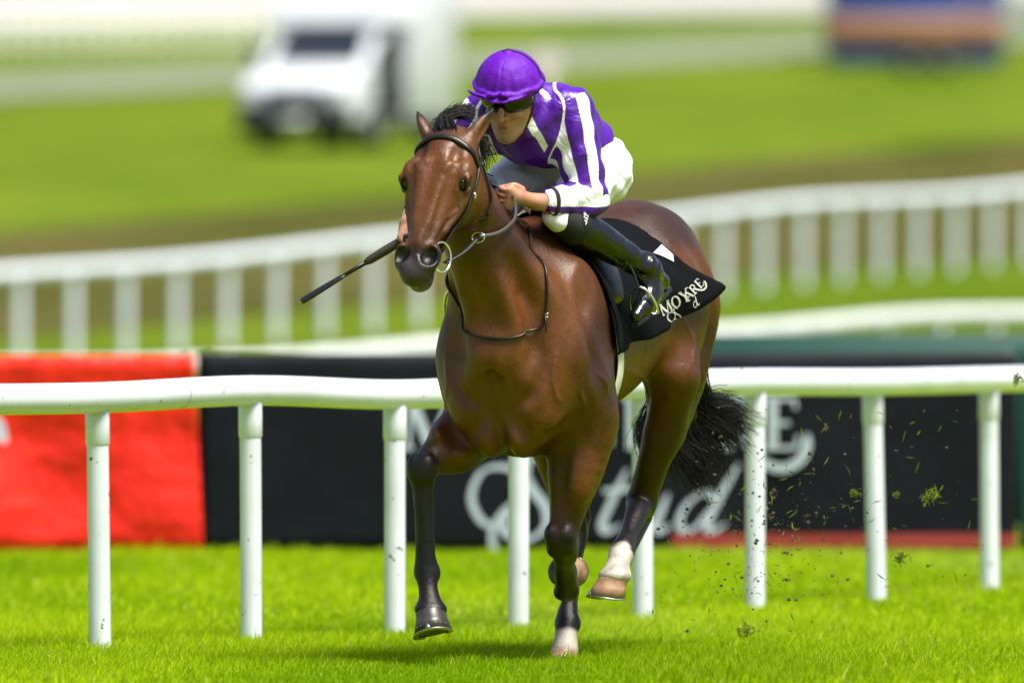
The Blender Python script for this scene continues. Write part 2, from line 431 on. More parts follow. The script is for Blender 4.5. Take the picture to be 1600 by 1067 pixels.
blades('grass', 190000, 38.6, 46.0, .020, .052, .0026, 'short green turf grass around the hooves', 21)
blades('grass', 100000, 46.0, 58.5, .022, .05, .006, 'short green turf grass in front of the banners', 22)
blades('grass', 60000, 36.0, 52.0, .020, .052, .005, 'short green turf grass on the left beyond the picture', 23, side=-1)
blades('grass', 60000, 36.0, 52.0, .020, .052, .005, 'short green turf grass on the right beyond the picture', 24, side=1)
blades('grass', 40000, 34.5, 38.6, .020, .050, .005, 'short green turf grass nearest the viewer', 25)

# ---- running rails
M_rail = mat('white_rail_plastic', (.64, .68, .75), rough=.32, spec=.5, var=.05, vscale=3)
def add_flecks(m, scale=34, th=.70, col=(.10, .07, .04)):
    t = m.node_tree; b = t.nodes['Principled BSDF']; lk = b.inputs['Base Color'].links[0].from_socket
    tc = t.nodes.new('ShaderNodeTexCoord'); n = t.nodes.new('ShaderNodeTexNoise'); n.inputs['Scale'].default_value = scale; n.inputs['Detail'].default_value = 2; t.links.new(tc.outputs['Object'], n.inputs['Vector'])
    mr = t.nodes.new('ShaderNodeMapRange'); mr.inputs[1].default_value = th; mr.inputs[2].default_value = th + .03; t.links.new(n.outputs['Fac'], mr.inputs[0])
    n2 = t.nodes.new('ShaderNodeTexNoise'); n2.inputs['Scale'].default_value = 2.5; n2.inputs['Detail'].default_value = 5; t.links.new(tc.outputs['Object'], n2.inputs['Vector'])
    mr2 = t.nodes.new('ShaderNodeMapRange'); mr2.inputs[1].default_value = .52; mr2.inputs[2].default_value = .80; mr2.inputs[4].default_value = .35; t.links.new(n2.outputs['Fac'], mr2.inputs[0])
    mx = t.nodes.new('ShaderNodeMix'); mx.data_type = 'RGBA'; mx.inputs[7].default_value = (.36, .38, .28, 1); t.links.new(mr2.outputs[0], mx.inputs[0]); t.links.new(lk, mx.inputs[6])
    mx2 = t.nodes.new('ShaderNodeMix'); mx2.data_type = 'RGBA'; mx2.inputs[7].default_value = (*col, 1); t.links.new(mr.outputs[0], mx2.inputs[0]); t.links.new(mx.outputs[2], mx2.inputs[6]); t.links.new(mx2.outputs[2], b.inputs['Base Color'])
add_flecks(M_rail)
M_rail_far = mat('white_rail_weathered', (.72, .79, .84), rough=.4, var=.06, vscale=3)
M_rail_dull = mat('white_rail_dull', (.60, .64, .61), rough=.5, var=.1, vscale=3)
M_scuff = mat('rail_scuff', (.10, .10, .10), rough=.7, col2=(.4, .4, .38), vscale=40)
def rail(name, posts, tops, label, material, hh=1.02, rr=.058, pr=.041, sockets=True, tilt=None, group=None, ext=(None, None), n=12):
    """posts: list of (x, y) on the ground; tops: rail-centre heights above the ground"""
    root = empty(name, (posts[0][0], posts[0][1], ground_z(posts[0][1]))); tag(root, label)
    off = np.array(root.location)
    line = [np.array([x, y, ground_z(y) + h]) for (x, y), h in zip(posts, tops)]
    if ext[0] is not None: line = [np.array(ext[0], float)] + line
    if ext[1] is not None: line = line + [np.array(ext[1], float)]
    sp = smooth_pts([p - off for p in line], 6)
    mb = MB(); mb.tube(sp, rr, n=18); mb.build('top_rail', material, root, sharp=60)
    for i, ((x, y), h) in enumerate(zip(posts, tops)):
        tl_ = tilt[i] if tilt else (0, 0)
        b0 = np.array([x, y, ground_z(y) - .08]) - off; t0 = np.array([x + tl_[0], y + tl_[1], ground_z(y) + h - .03]) - off
        d = t0 - b0
        mb = MB(); mb.tube([b0, b0 + d * .5, t0], pr, n=n); o = mb.build('post', material, root, sharp=60)
        if sockets:
            mb = MB(); mb.tube([b0 + d * .855, b0 + d * .86, b0 + d * .985, b0 + d * .99], [pr + .001, pr + .0042, pr + .0042, pr + .001], n=n); mb.build('socket', material, o, sharp=50)
    return root, sp
pu = [(152, 157, 42.15), (391, 393, 43.25), (617, 617, 44.15), (811, 810, 44.85), (1003, 1005, 45.75), (1180, 1180, 46.9), (1363, 1371, 48.4), (1545, 1547, 50.3)]
posts = [((ub - 800) * y / FPX, y) for (ut, ub, y) in pu]
vc = [619, 607, 613, 604, 597, 592, 591, 586]
tops = [CAMH + (HORV - v) * y / FPX for v, (_, _, y) in zip(vc, pu)]
tilt = [((ut - ub) * y / FPX, 0) for (ut, ub, y) in pu]
posts = [(-2.62, 39.6), (-2.08, 40.85)] + posts + [(2.70, 51.9), (3.25, 53.4)]; tops = [.955, .955] + tops + [.966, .968]; tilt = [(0, 0)] * 2 + tilt + [(0, 0)] * 2
nr, sp = rail('running_rail', posts, tops, 'white plastic running rail with round posts close behind the horse', M_rail, tilt=tilt, ext=((-3.5, 37.5, .96), (3.6, 54.6, .97)))
tag(nr, None, 'rail')
# joint sleeves and scuff marks on the near rail
for q in (21, 33, 52):
    p = np.array(sp[q]); d = np.array(sp[q + 1]) - p; d /= np.linalg.norm(d); mb = MB(); mb.tube([p - d * .003, p - d * .002, p + d * .002, p + d * .003], [.058, .0588, .0588, .058], n=18); mb.build('joint_seam', M_scuff, nr)
for a, b_ in ((25, 29.2), (32, 35.5), (29.8, 30.6)):
    pts = []
    for q in np.linspace(a, b_, 12):
        i = int(q); p = np.array(sp[i]) * (1 - (q - i)) + np.array(sp[i + 1]) * (q - i); pts.append(p + np.array([.012, -.0563, -.012]))
    mb = MB(); mb.tube(pts, [.0005] + [.005 * random.uniform(.5, 1) for _ in pts[1:-1]] + [.0005], n=6, flat=.5); mb.build('scuff_mark', M_scuff, nr)

def line_posts(x0, y0, n, dx, jit=.0): return [(x0 + i * dx, y0 + i * dx * RD + random.uniform(-jit, jit)) for i in range(n)]
# second rail, a little beyond the banners
pm = line_posts(-4.4, 77.0, 19, .50); tm = [.99 + .02 * math.sin(i * .9) for i in range(19)]
o, _ = rail('running_rail', pm, tm, 'white running rail just beyond the black banner, lowest of the background rails', M_rail_dull, sockets=False, rr=.07, pr=.05); tag(o, None, 'rail')
# third rail
pf = line_posts(-6.2, 117.2, 29, .515); tm = [1.0 + .025 * math.sin(i * .7 + 1) for i in range(29)]
o, _ = rail('running_rail', pf, tm, 'white running rail in front of the rough brown grass strip', M_rail_far, sockets=False, rr=.07, pr=.052); tag(o, None, 'rail')
# far picket fence at the upper left
M_picket = mat('picket_white', (.78, .76, .74), rough=.6, var=.08, vscale=2)
root = empty('picket_fence', at(-60, 100, 318)); off = np.array(root.location)
gp = []
for i in range(19):
    x = (-70 + i * 27 - 800) * 318 / FPX; y = 318 + i * .55; z = ground_z(y)
    mb = MB(); mb.box((x - .09 - off[0], y - .04 - off[1], z - .05 - off[2]), (x + .09 - off[0], y + .04 - off[1], z + 1.15 - off[2]), .02); mb.build('picket', M_picket, root, sharp=40); gp.append((x, y, z))
for hz in (.95, .35):
    mb = MB(); mb.tube([np.array((x, y + .06, z + hz)) - off for x, y, z in gp], .055, n=8); mb.build('fence_rail', M_picket, root)
tag(root, 'white picket fence on the hillside left of the white van', 'fence')

# ---- lettering: pen strokes in a unit box, cap height 1
TK, TN = .17, .075
def arc(cx, cy, rx, ry, a0, a1, n=18): return [(cx + rx * math.cos(R(a0 + (a1 - a0) * i / n)), cy + ry * math.sin(R(a0 + (a1 - a0) * i / n))) for i in range(n + 1)]
GL = {
 'M': (1.02, [([(.03, 0), (.13, 1)], TN), ([(.10, 1), (.47, .04)], TK), ([(.47, .04), (.84, 1)], TN), ([(.84, 1), (.90, 0)], TK), ([(-.06, .03), (.16, .03)], TN), ([(.76, .03), (1.04, .03)], TN), ([(0, .97), (.2, .97)], TN), ([(.76, .97), (.98, .97)], TN)]),
 'O': (.90, [(arc(.43, .5, .36, .46, 0, 360, 36), 'O')]),
 'Y': (.86, [([(.06, 1), (.42, .48)], TK), ([(.78, 1), (.42, .48)], TN), ([(.42, .5), (.42, 0)], TK), ([(-.04, .97), (.24, .97)], TN), ([(.62, .97), (.90, .97)], TN), ([(.26, .03), (.58, .03)], TN)]),
 'G': (.90, [(arc(.43, .5, .36, .46, 48, 330, 30), 'O'), ([(.74, .42), (.74, .08)], TK), ([(.58, .44), (.86, .44)], TN)]),
 'L': (.70, [([(.17, 0), (.17, 1)], TK), ([(.10, .035), (.60, .035), (.66, .26)], TN), ([(0, .97), (.34, .97)], TN)]),
 'A': (.84, [([(.05, 0), (.40, 1)], TN), ([(.40, 1), (.74, 0)], TK), ([(.17, .34), (.60, .34)], TN), ([(-.05, .03), (.18, .03)], TN), ([(.60, .03), (.88, .03)], TN)]),
 'R': (.82, [([(.17, 0), (.17, 1)], TK), ([(.17, .96), (.40, .96)] + arc(.40, .73, .22, .23, 90, -90, 12) + [(.17, .50)], TN * 1.4), ([(.38, .50), (.55, .25), (.72, -.02), (.95, -.26), (1.28, -.36), (1.58, -.24), (1.74, .02), (1.76, .30)], TK), ([(.02, .03), (.34, .03)], TN), ([(.02, .97), (.2, .97)], TN)]),
 'E': (.72, [([(.17, 0), (.17, 1)], TK), ([(.17, .965), (.58, .965), (.60, .78)], TN), ([(.17, .5), (.48, .5)], TN), ([(.17, .035), (.60, .035), (.65, .26)], TN), ([(0, .97), (.2, .97)], TN), ([(0, .03), (.2, .03)], TN)]),
 'S': (1.75, [([(1.42, 1.12), (1.30, 1.30), (1.05, 1.28), (.95, 1.02), (1.08, .74), (1.28, .48), (1.30, .16), (1.05, -.06), (.70, -.02), (.55, .18), (.66, .36), (.86, .32)], .15), ([(.62, .34), (.38, .16), (.16, .30), (.04, .66), (.22, 1.06), (.60, 1.14), (.88, .94), (.86, .64), (.60, .42), (.40, .10), (.42, -.22), (.58, -.40)], .12)]),
 't': (.50, [([(.30, 1.05), (.18, .45), (.14, .14), (.26, .0), (.46, .12)], .15), ([(.0, .68), (.50, .72)], .08)]),
 'u': (.78, [([(.02, .52), (.14, .64), (.14, .30), (.12, .10), (.28, -.02), (.48, .16), (.58, .62)], .13), ([(.58, .64), (.52, .16), (.62, .0), (.78, .12)], .15)]),
 'd': (.90, [([(.60, .52), (.40, .66), (.16, .50), (.08, .20), (.22, .0), (.42, .10), (.60, .46)], .13), ([(.82, 1.15), (.66, .60), (.58, .14), (.68, .0), (.90, .14)], .15)]),
}
def text_strokes(txt, x0, y0, size, track=.06, slant=0.0):
    """-> list of (points, half widths) in the plane"""
    res = []; x = x0
    for ch in txt:
        if ch == ' ': x += .4 * size; continue
        wd, st_ = GL[ch]
        for pts, wv in st_:
            p = smooth_pts([(a, b, 0) for a, b in pts], 5) if len(pts) > 2 and wv != 'O' and ch in 'SRtud' else [np.array((a, b, 0)) for a, b in pts]
            P = np.array([(x + (q[0] + slant * q[1]) * size, y0 + q[1] * size) for q in p])
            if wv == 'O':
                tg = np.gradient(P, axis=0); ang = np.abs(tg[:, 1]) / (np.linalg.norm(tg, axis=1) + 1e-9); hw = (TN + (TK - TN) * ang) * .5 * size
            else:
                hw = np.full(len(P), wv * .5 * size)
                if len(P) > 8 and ch in 'Stud': hw *= .45 + .55 * np.abs(np.sin(np.arctan2(*np.gradient(P, axis=0).T[::-1]) - .5))
                if ch in 'StudR' and len(P) > 8: hw *= np.clip(np.minimum(np.arange(len(P)), np.arange(len(P))[::-1]) / 4 + .35, 0, 1)
            res.append((P, hw))
        x += (wd + track) * size
    return res, x
def stroke_mesh(strokes, fn, name, material, parent, depth=.0006):
    """fn(x, y, lift) -> 3D"""
    V_ = []; F_ = []
    for i, (P, hw) in enumerate(strokes):
        if len(P) == 2: P = np.array([P[0] + (P[1] - P[0]) * q for q in np.linspace(0, 1, 5)]); hw = np.full(5, hw[0])
        tg = np.gradient(P, axis=0); tg /= np.linalg.norm(tg, axis=1)[:, None] + 1e-9; nn = np.stack([-tg[:, 1], tg[:, 0]], 1)
        b0 = len(V_)
        for p, n_, h_ in zip(P, nn, hw):
            for s_ in (-1, 1): q = p + n_ * h_ * s_; V_.append(fn(q[0], q[1], depth * (i + 1)))
        for k in range(len(P) - 1): F_.append((b0 + 2 * k, b0 + 2 * k + 1, b0 + 2 * k + 3, b0 + 2 * k + 2))
    return mesh_from(name, V_, F_, material, parent, smooth=False)

# ---- banners behind the rail
M_black_vinyl = mat('black_banner_vinyl', (.0055, .007, .011), rough=.65, spec=.12, bump=.3, bscale=3, var=.2, vscale=3, bdist=.05)
M_red_vinyl = mat('red_banner_vinyl', (.74, .018, .006), rough=.5, spec=.3, bump=.9, bscale=2.6, bdist=.10)
M_green_vinyl = mat('green_banner_vinyl', (.002, .045, .034), rough=.6, spec=.3)
M_white_print = mat('white_print', (.42, .48, .57), rough=.5)
M_darkred = mat('red_trim', (.26, .025, .018), rough=.6)
M_post_dark = mat('banner_post', (.05, .05, .05), rough=.5)
def banner(name, x0, x1, y, z0, z1, material, label, wave=.03, seed=1, slope=0.0, shear=0.0):
    root = empty(name, ((x0 + x1) / 2, y, 0)); n, m = 60, 14; v = []; f = []; r = random.Random(seed); ph = [r.uniform(0, 6) for _ in range(4)]
    def sf(x, z):
        t = (x - x0) / (x1 - x0); q = (z - z0) / (z1 - z0)
        return y + slope * (x - x0) + wave * (.6 * math.sin(x * 3.1 + ph[0] + 1.5 * q) + .4 * math.sin(x * 6.5 + z * 4 + ph[1])) * (.35 + .65 * math.sin(math.pi * min(max(q, 0), 1)))
    for i in range(n + 1):
        for j in range(m + 1):
            x = x0 + (x1 - x0) * i / n; z = z0 + (z1 - z0) * j / m; v.append((x + shear * (1 - j / m) - (x0 + x1) / 2, sf(x, z) - y, z))
    for i in range(n):
        for j in range(m): f.append((i * (m + 1) + j, (i + 1) * (m + 1) + j, (i + 1) * (m + 1) + j + 1, i * (m + 1) + j + 1))
    o = mesh_from('sheet', v, f, material, root); sm = o.modifiers.new('thick', 'SOLIDIFY'); sm.thickness = .004; sm.offset = 1
    k = max(2, int((x1 - x0) / 1.5) + 1)
    for i in range(k):
        x = x0 + .05 + (x1 - x0 - .1) * i / (k - 1); mb = MB(); mb.tube([(x - (x0 + x1) / 2, .07, -.1), (x - (x0 + x1) / 2, .07, z1 + .01)], .02, n=10); mb.build('stake', M_post_dark, root)
    tag(root, label, 'banner'); return root, sf
YB = 57.6; bx = lambda u: (u - 800) * YB / FPX; bz = lambda v: CAMH + (HORV - v) * YB / FPX
bk, bsf = banner('sponsor_banner', bx(309), bx(1588), YB, .02, bz(552), M_black_vinyl, 'long black sponsor banner with white lettering behind the running rail', wave=.012, seed=2)
rd, rsf = banner('red_banner', bx(-330), bx(304), YB - .05, .02, bz(556), M_red_vinyl, 'bright red vinyl banner left of the long black banner', wave=.07, seed=3, shear=.045)
gb, gsf = banner('green_banner', bx(1594), bx(2100), YB + .1, .02, bz(538), M_green_vinyl, 'dark green banner at the far right edge beside the black one', wave=.012, seed=4)
bc = (bx(309) + bx(1588)) / 2
def on_banner(x, z, lift): return (x - bc, bsf(x, z) - YB - .006 - lift, z)
s1, _ = text_strokes('MOYGLARE', bx(634), bz(702), .265, track=.115)
s2, _ = text_strokes('S', bx(733), bz(835), .30)
s3, _ = text_strokes('tud', bx(925), bz(830), .30, slant=.28, track=.03)
stroke_mesh(s1, on_banner, 'sponsor_name', M_white_print, bk); stroke_mesh(s2, on_banner, 'script_capital', M_white_print, bk); stroke_mesh(s3, on_banner, 'script_letters', M_white_print, bk)
v = [on_banner(x, z, .004) for x in np.linspace(bx(1050), bx(1588), 30) for z in (.03, bz(833))]
mesh_from('red_trim', v, [(2 * i, 2 * i + 1, 2 * i + 3, 2 * i + 2) for i in range(29)], M_darkred, bk)
rc = (bx(-330) + bx(302)) / 2
def on_red(x, z, lift): return (x - rc, rsf(x, z) - (YB - .05) - .006 - lift, z)
v = [on_red(bx(-6) + .055 * math.cos(a) * k, bz(690) + .13 * math.sin(a) * k, .001) for k in (.0, 1.0) for a in np.linspace(0, 2 * math.pi, 25)]
mesh_from('white_mark', v, [(i, i + 1, 26 + i, 25 + i) for i in range(24)], M_white_print, rd)
# long green board beyond the black banner, seen over its top on the right
mb = MB(); x0, x1 = (1090 - 800) * 66 / FPX, (1640 - 800) * 66 / FPX; mb.box((x0, 66, -.03), (x1, 66.06, CAMH + (HORV - 522) * 66 / FPX), .01); o = mb.build('advertising_board', M_green_vinyl, sharp=40)
tag(o, 'dark green board showing above the right half of the black banner', 'board')

# ---- vehicles on the hill
M_van = mat('van_white_paint', (.66, .70, .74), rough=.22, coat=.6)
M_glass = mat('vehicle_glass', (.015, .02, .024), rough=.05, spec=.8, coat=.5)
M_trim = mat('black_plastic', (.02, .021, .023), rough=.55)
M_tyre = mat('tyre_rubber', (.015, .015, .015), rough=.85, bump=.3, bscale=60)
M_alloy = mat('wheel_steel', (.45, .46, .48), rough=.4, metal=.8)
M_lamp = mat('headlamp_lens', (.7, .72, .74), rough=.1, spec=.7, coat=.8)
def prism(pts, y0, y1, bev=.0):
    """side profile (x,z) extruded across y, edges drawn in a little"""
    n = len(pts); cx_ = sum(p[0] for p in pts) / n; cz_ = sum(p[1] for p in pts) / n; v = []
    for (y, k) in ((y0, 1 - bev), (y0 + bev * .9, 1), (y1 - bev * .9, 1), (y1, 1 - bev)):
        v += [(cx_ + (p[0] - cx_) * k, y, cz_ + (p[1] - cz_) * k) for p in pts]
    f = []
    for r_ in range(3):
        for i in range(n): j = (i + 1) % n; f.append((r_ * n + i, r_ * n + j, (r_ + 1) * n + j, (r_ + 1) * n + i))
    f.append(tuple(range(n - 1, -1, -1))); f.append(tuple(3 * n + i for i in range(n)))
    return v, f
def wheel(root, x, y, z, r=.36, w_=.24, material=None):
    mb = MB(); mb.tube([(x, y - w_ / 2, z), (x, y - w_ / 2 + .03, z), (x, y + w_ / 2 - .03, z), (x, y + w_ / 2, z)], [r - .03, r, r, r - .03], n=26); o = mb.build('wheel', M_tyre, root, sharp=50)
    sg = 1 if y > 0 else -1
    mb = MB(); mb.tube([(x, y + sg * (w_ / 2 - .06), z), (x, y + sg * (w_ / 2 - .01), z), (x, y + sg * (w_ / 2 + .012), z)], [r * .66, r * .63, r * .2], n=20); mb.build('rim', M_alloy, o, sharp=40)
    return o
p = at(470, 230, 209); vz = ground_z(209)
van = empty('white_van', (p[0] + 1.25, 208, ground_z(208) - .06), R(-90 - 25)); van.scale = (1.12, 1.12, 1.12); tag(van, 'white high-roofed van with dark windows parked on the hillside', 'van')
mb = MB(); mb.add(*prism([(2.7, .42), (2.78, .75), (2.72, 1.02), (2.15, 1.28), (1.95, 1.34), (1.30, 2.10), (.62, 2.18), (.62, .42)], -.98, .98, .08)); mb.build('cab', M_van, van, sharp=35)
mb = MB(); mb.add(*prism([(1.55, 2.05), (1.35, 2.55), (.95, 2.76), (-1.15, 2.80), (-1.25, 2.6), (-1.25, .5), (.60, .5), (.60, 2.05)], -1.06, 1.06, .06)); mb.build('box_body', M_van, van, sharp=35)
mb = MB(); mb.add([(1.915, -.80, 1.405), (1.915, .80, 1.405), (1.385, .72, 2.035), (1.385, -.72, 2.035)], [(0, 1, 2, 3)]); o = mb.build('windscreen', M_glass, van); o.location = (.022, 0, .018)
for g in (-1, 1):
    mb = MB(); mb.add([(1.78, g * 1.0, 1.16), (.74, g * 1.0, 1.16), (.74, g * .985, 2.08), (1.36, g * .985, 2.08)], [(0, 1, 2, 3)]); o = mb.build('side_window', M_glass, van); o.location = (0, g * .008, 0)
    mb = MB(); mb.box((1.78, g * 1.14 - .1, 1.36), (1.9, g * 1.14 + .1, 1.72), .03); mb.tube([(1.82, g * .95, 1.45), (1.84, g * 1.12, 1.5)], .025, n=8); mb.build('mirror', M_trim, van, sharp=40)
    mb = MB(); mb.box((2.58, g * .78 - .14, .80), (2.765, g * .78 + .14, 1.02), .04); mb.build('headlight', M_lamp, van, sharp=40)
    for x in (1.85, -.55): wheel(van, x, g * .90, .36)
    mb = MB(); mb.box((.66, g * .99 - .02, .55), (1.80, g * .99 + .012, 1.14), .008); mb.build('cab_door', M_trim, van, sharp=40)
    mb = MB(); mb.box((-1.2, g * 1.02 - .02, .28), (1.3, g * 1.02 + .02, .52), .01); mb.build('sill', M_trim, van, sharp=40)
mb = MB(); mb.box((2.62, -.99, .24), (2.86, .99, .72), .05); mb.build('bumper', M_trim, van, sharp=40)
mb = MB(); mb.box((2.70, -.55, .66), (2.80, .55, .94), .03); mb.build('grille', M_trim, van, sharp=40)
mb = MB(); mb.box((2.872, -.26, .40), (2.88, .26, .51)); mb.build('number_plate', M_van, van)

M_blue = mat('horsebox_blue', (.008, .036, .15), rough=.3, coat=.4)
M_orange = mat('horsebox_stripe', (.26, .12, .05), rough=.5)
hb_ = empty('horse_trailer', (at(1428, 105, 292)[0], 292, ground_z(292)), R(4)); tag(hb_, 'dark blue horse trailer with a brown band parked on the hill', 'trailer')
mb = MB(); mb.add(*prism([(-2.2, .20), (-2.25, 1.0), (-2.2, 2.25), (-2.0, 2.42), (2.0, 2.45), (2.18, 2.25), (2.22, 1.0), (2.18, .20)], -.95, .95, .05)); mb.build('body', M_blue, hb_, sharp=35)
mb = MB(); mb.box((-2.262, -.965, .66), (2.235, .965, 1.42), .008); mb.build('brown_band', M_orange, hb_, sharp=40)
for x in (-.15, .68):
    wheel(hb_, x, -.90, .30, r=.30, w_=.2); wheel(hb_, x, .90, .30, r=.30, w_=.2)
mb = MB(); mb.box((-.6, -1.02, .52), (1.1, -.94, .68), .02); mb.build('mudguard', M_trim, hb_, sharp=40)
mb = MB(); mb.tube([(-2.2, 0, .45), (-3.2, 0, .45), (-3.25, 0, .40)], .05, n=8); mb.build('drawbar', M_trim, hb_)
mb = MB(); mb.box((1.35, -.99, .45), (1.42, -.94, 2.2), .01); mb.build('door_edge', M_orange, hb_, sharp=40)
# pale pavilion tent at the top right and parked pale lorry on the left skyline
M_tent = mat('tent_canvas', (.80, .79, .75), rough=.7)
tn = empty('marquee', (at(1640, 40, 380)[0], 380, ground_z(380))); tag(tn, 'white marquee at the top right corner of the hill', 'tent')
mb = MB(); mb.box((-2.0, -1.5, 0), (2.6, 1.5, 2.2), .03); mb.build('wall', M_tent, tn, sharp=40)
mb = MB(); mb.add([(-2.15, -1.65, 2.17), (2.75, -1.65, 2.17), (2.75, 1.65, 2.17), (-2.15, 1.65, 2.17), (-.8, 0, 3.3), (1.4, 0, 3.3)], [(0, 1, 5, 4), (2, 3, 4, 5), (1, 2, 5), (3, 0, 4), (3, 2, 1, 0)]); mb.build('roof', M_tent, tn, smooth=False)
# round pale marker behind the jockey's cap
M_marker = mat('marker_pale', (.70, .58, .62), rough=.5)
mk = empty('course_marker', (at(856, 140, 230)[0], 232, ground_z(232))); tag(mk, 'round pale pink marker board on a post behind the purple cap', 'marker')
mb = MB(); mb.tube([(0, 0, -.05), (0, 0, 1.0)], .05, n=10); mb.build('post', M_picket, mk)
zc_ = CAMH + (HORV - 97) * 232 / FPX - ground_z(232); mb = MB(); mb.tube([(0, -.06, zc_), (0, .02, zc_)], .28, n=28); mb.build('disc', M_marker, mk, sharp=40)
mb = MB(); mb.tube([(0, -.02, .9), (0, -.02, zc_)], .04, n=8); mb.build('stem', M_picket, mk)
# ================================================================== THE HORSE
horse = empty('race_horse', (HX, HY, 0), HROT)
tag(horse, 'bay racehorse galloping towards the viewer with black lower legs and two white hind socks', 'horse')

HS = SDF((-1.0, -.46, .0), (1.5, .50, 2.08), .0062)
S = HS
# ---- trunk: sections along x (x, top, bottom, half width, egg)
TR = [(.90, 1.20, 1.04, .07, 0), (.83, 1.33, .93, .16, .0), (.74, 1.43, .82, .225, .1), (.62, 1.54, .75, .243, .25), (.48, 1.61, .80, .243, .36), (.36, 1.62, .85, .243, .34), (.2, 1.585, .88, .255, .22), (0, 1.56, .91, .268, .10), (-.2, 1.59, .98, .258, .1), (-.38, 1.655, 1.06, .25, .15), (-.55, 1.675, 1.05, .225, .22), (-.7, 1.62, 1.10, .195, .25), (-.82, 1.52, 1.16, .14, .1), (-.9, 1.40, 1.24, .09, 0)]
TR = sorted(TR)
tx = [a[0] for a in TR]
sl, X, Y, Z = S.sl((-1.0, -.4, .68), (1.0, .4, 1.75))
xq = X.ravel()
top = catmull_arr(tx, [a[1] for a in TR], xq)[:, None, None]; bot = catmull_arr(tx, [a[2] for a in TR], xq)[:, None, None]
wid = catmull_arr(tx, [a[3] for a in TR], xq)[:, None, None]; eg = np.interp(xq, tx, [a[4] for a in TR])[:, None, None]
zc = (top * .45 + bot * .55); hh = np.where(Z > zc, top - zc, zc - bot)
bb = (Z - zc); we = wid * np.clip(1 - eg * bb / hh, .4, 1.3)
cx = np.where(X > .9, X - .9, np.where(X < -.9, X + .9, 0))
k0 = np.sqrt((Y / we) ** 2 + (bb / hh) ** 2 + (cx / .05) ** 2); k1 = np.sqrt((Y / we ** 2) ** 2 + (bb / hh ** 2) ** 2 + (cx / .0025) ** 2) + 1e-9
S.put(sl, k0 * (k0 - 1) / k1, 0)

# ---- neck
HO = np.array([1.075, -.100, 1.87]); HW, HL = 1.13, .94                       # poll
hy = R(-5); G = np.array([math.cos(hy), math.sin(hy), 0]); Lh = np.array([-math.sin(hy), math.cos(hy), 0]); UZ = np.array([0, 0, 1.0])
hp = R(60); Dh = G * math.cos(hp) - UZ * math.sin(hp); Nh = G * math.sin(hp) + UZ * math.cos(hp)
roll = R(3); Lh, Nh = Lh * math.cos(roll) - Nh * math.sin(roll), Nh * math.cos(roll) + Lh * math.sin(roll)
def HP(s, l, n): return HO + Dh * s * HL + Lh * l * HW + Nh * n
S.dors = np.array([-.6, 0, .8])
S.loft([(.42, 0, 1.24), (.60, -.01, 1.34), (.76, -.035, 1.47), (.90, -.065, 1.61), (1.0, -.09, 1.73), (1.06, -.105, 1.83)], (0, 1, 0),
       [.185, .150, .104, .084, .080, .08], [.30, .27, .19, .145, .12, .09], [.34, .33, .235, .18, .15, .11], egg=[.4, .35, .25, .2, .15, .1], k=.09, n=3, cap=.08)
# brachiocephalic and jugular relief on both sides
for g in (-1, 1):
    S.chain([HP(.10, g * .05, -.10), (.90, -.05 + g * .082, 1.53), (.78, g * .150, 1.32), (.72, g * .185, 1.12)], [.03, .045, .06, .07], k=.10)
    S.chain([HP(.13, g * .03, -.15), (.955, -.05 + g * .045, 1.46), (.88, g * .075, 1.24), (.84, g * .07, 1.06)], [.02, .03, .05, .06], k=.08)
# ---- shoulders and breast
for g in (-1, 1):
    S.ell((.50, g * .185, 1.22), (.12, .075, .24), k=.12, axes=[(.93, 0, -.36), (0, 1, 0), (.36, 0, .93)])
    S.ell((.68, g * .165, 1.10), (.13, .10, .18), k=.09, axes=[(.9, 0, .3), (0, 1, 0), (-.3, 0, .9)])
    S.ell((.775, g * .105, .94), (.095, .105, .155), k=.08)          # pectorals
    S.ell((.755, g * .060, .835), (.10, .055, .085), k=.03)
    S.ell((.50, g * .200, 1.03), (.13, .07, .15), k=.08)          # triceps
S.chain([(.90, 0, 1.12), (.905, 0, 1.02), (.885, 0, .90), (.84, 0, .78)], [.004, .010, .014, .010], k=.05, op='-')
# ---- hindquarters
for g in (-1, 1):
    S.ell((-.50, g * .115, 1.44), (.24, .125, .19), k=.10)
    S.ell((-.34, g * .175, 1.42), (.09, .07, .10), k=.08)         # point of hip
    S.ell((-.60, g * .125, 1.27), (.19, .12, .20), k=.09)

# ---- limbs (joints in horse frame)
def groove(pts, r=.003, k=.03, n=6, dep=0.0):
    q = S.proj(np.array(smooth_pts(pts, 5)), -dep); m_ = np.arange(len(q)); tp = np.clip(np.minimum(m_, m_[::-1]) / 4.0, 0, 1)
    q = q + S.grad(q) * ((1 - tp) * k * .55)[:, None]          # the furrow runs out gently at both ends
    S.chain(list(q), [r + .009] * len(q), k=k, op='-', n=1)
def ridge(pts, r=.004, k=.012):
    q = np.array(smooth_pts(pts, 5)); S.chain(list(S.proj(q, -r * .3)), list(r * np.clip(np.minimum(np.arange(len(q)), np.arange(len(q))[::-1]) / 4 + .3, 0, 1)), k=k, n=1)
LEG = {}
A_ = np.array
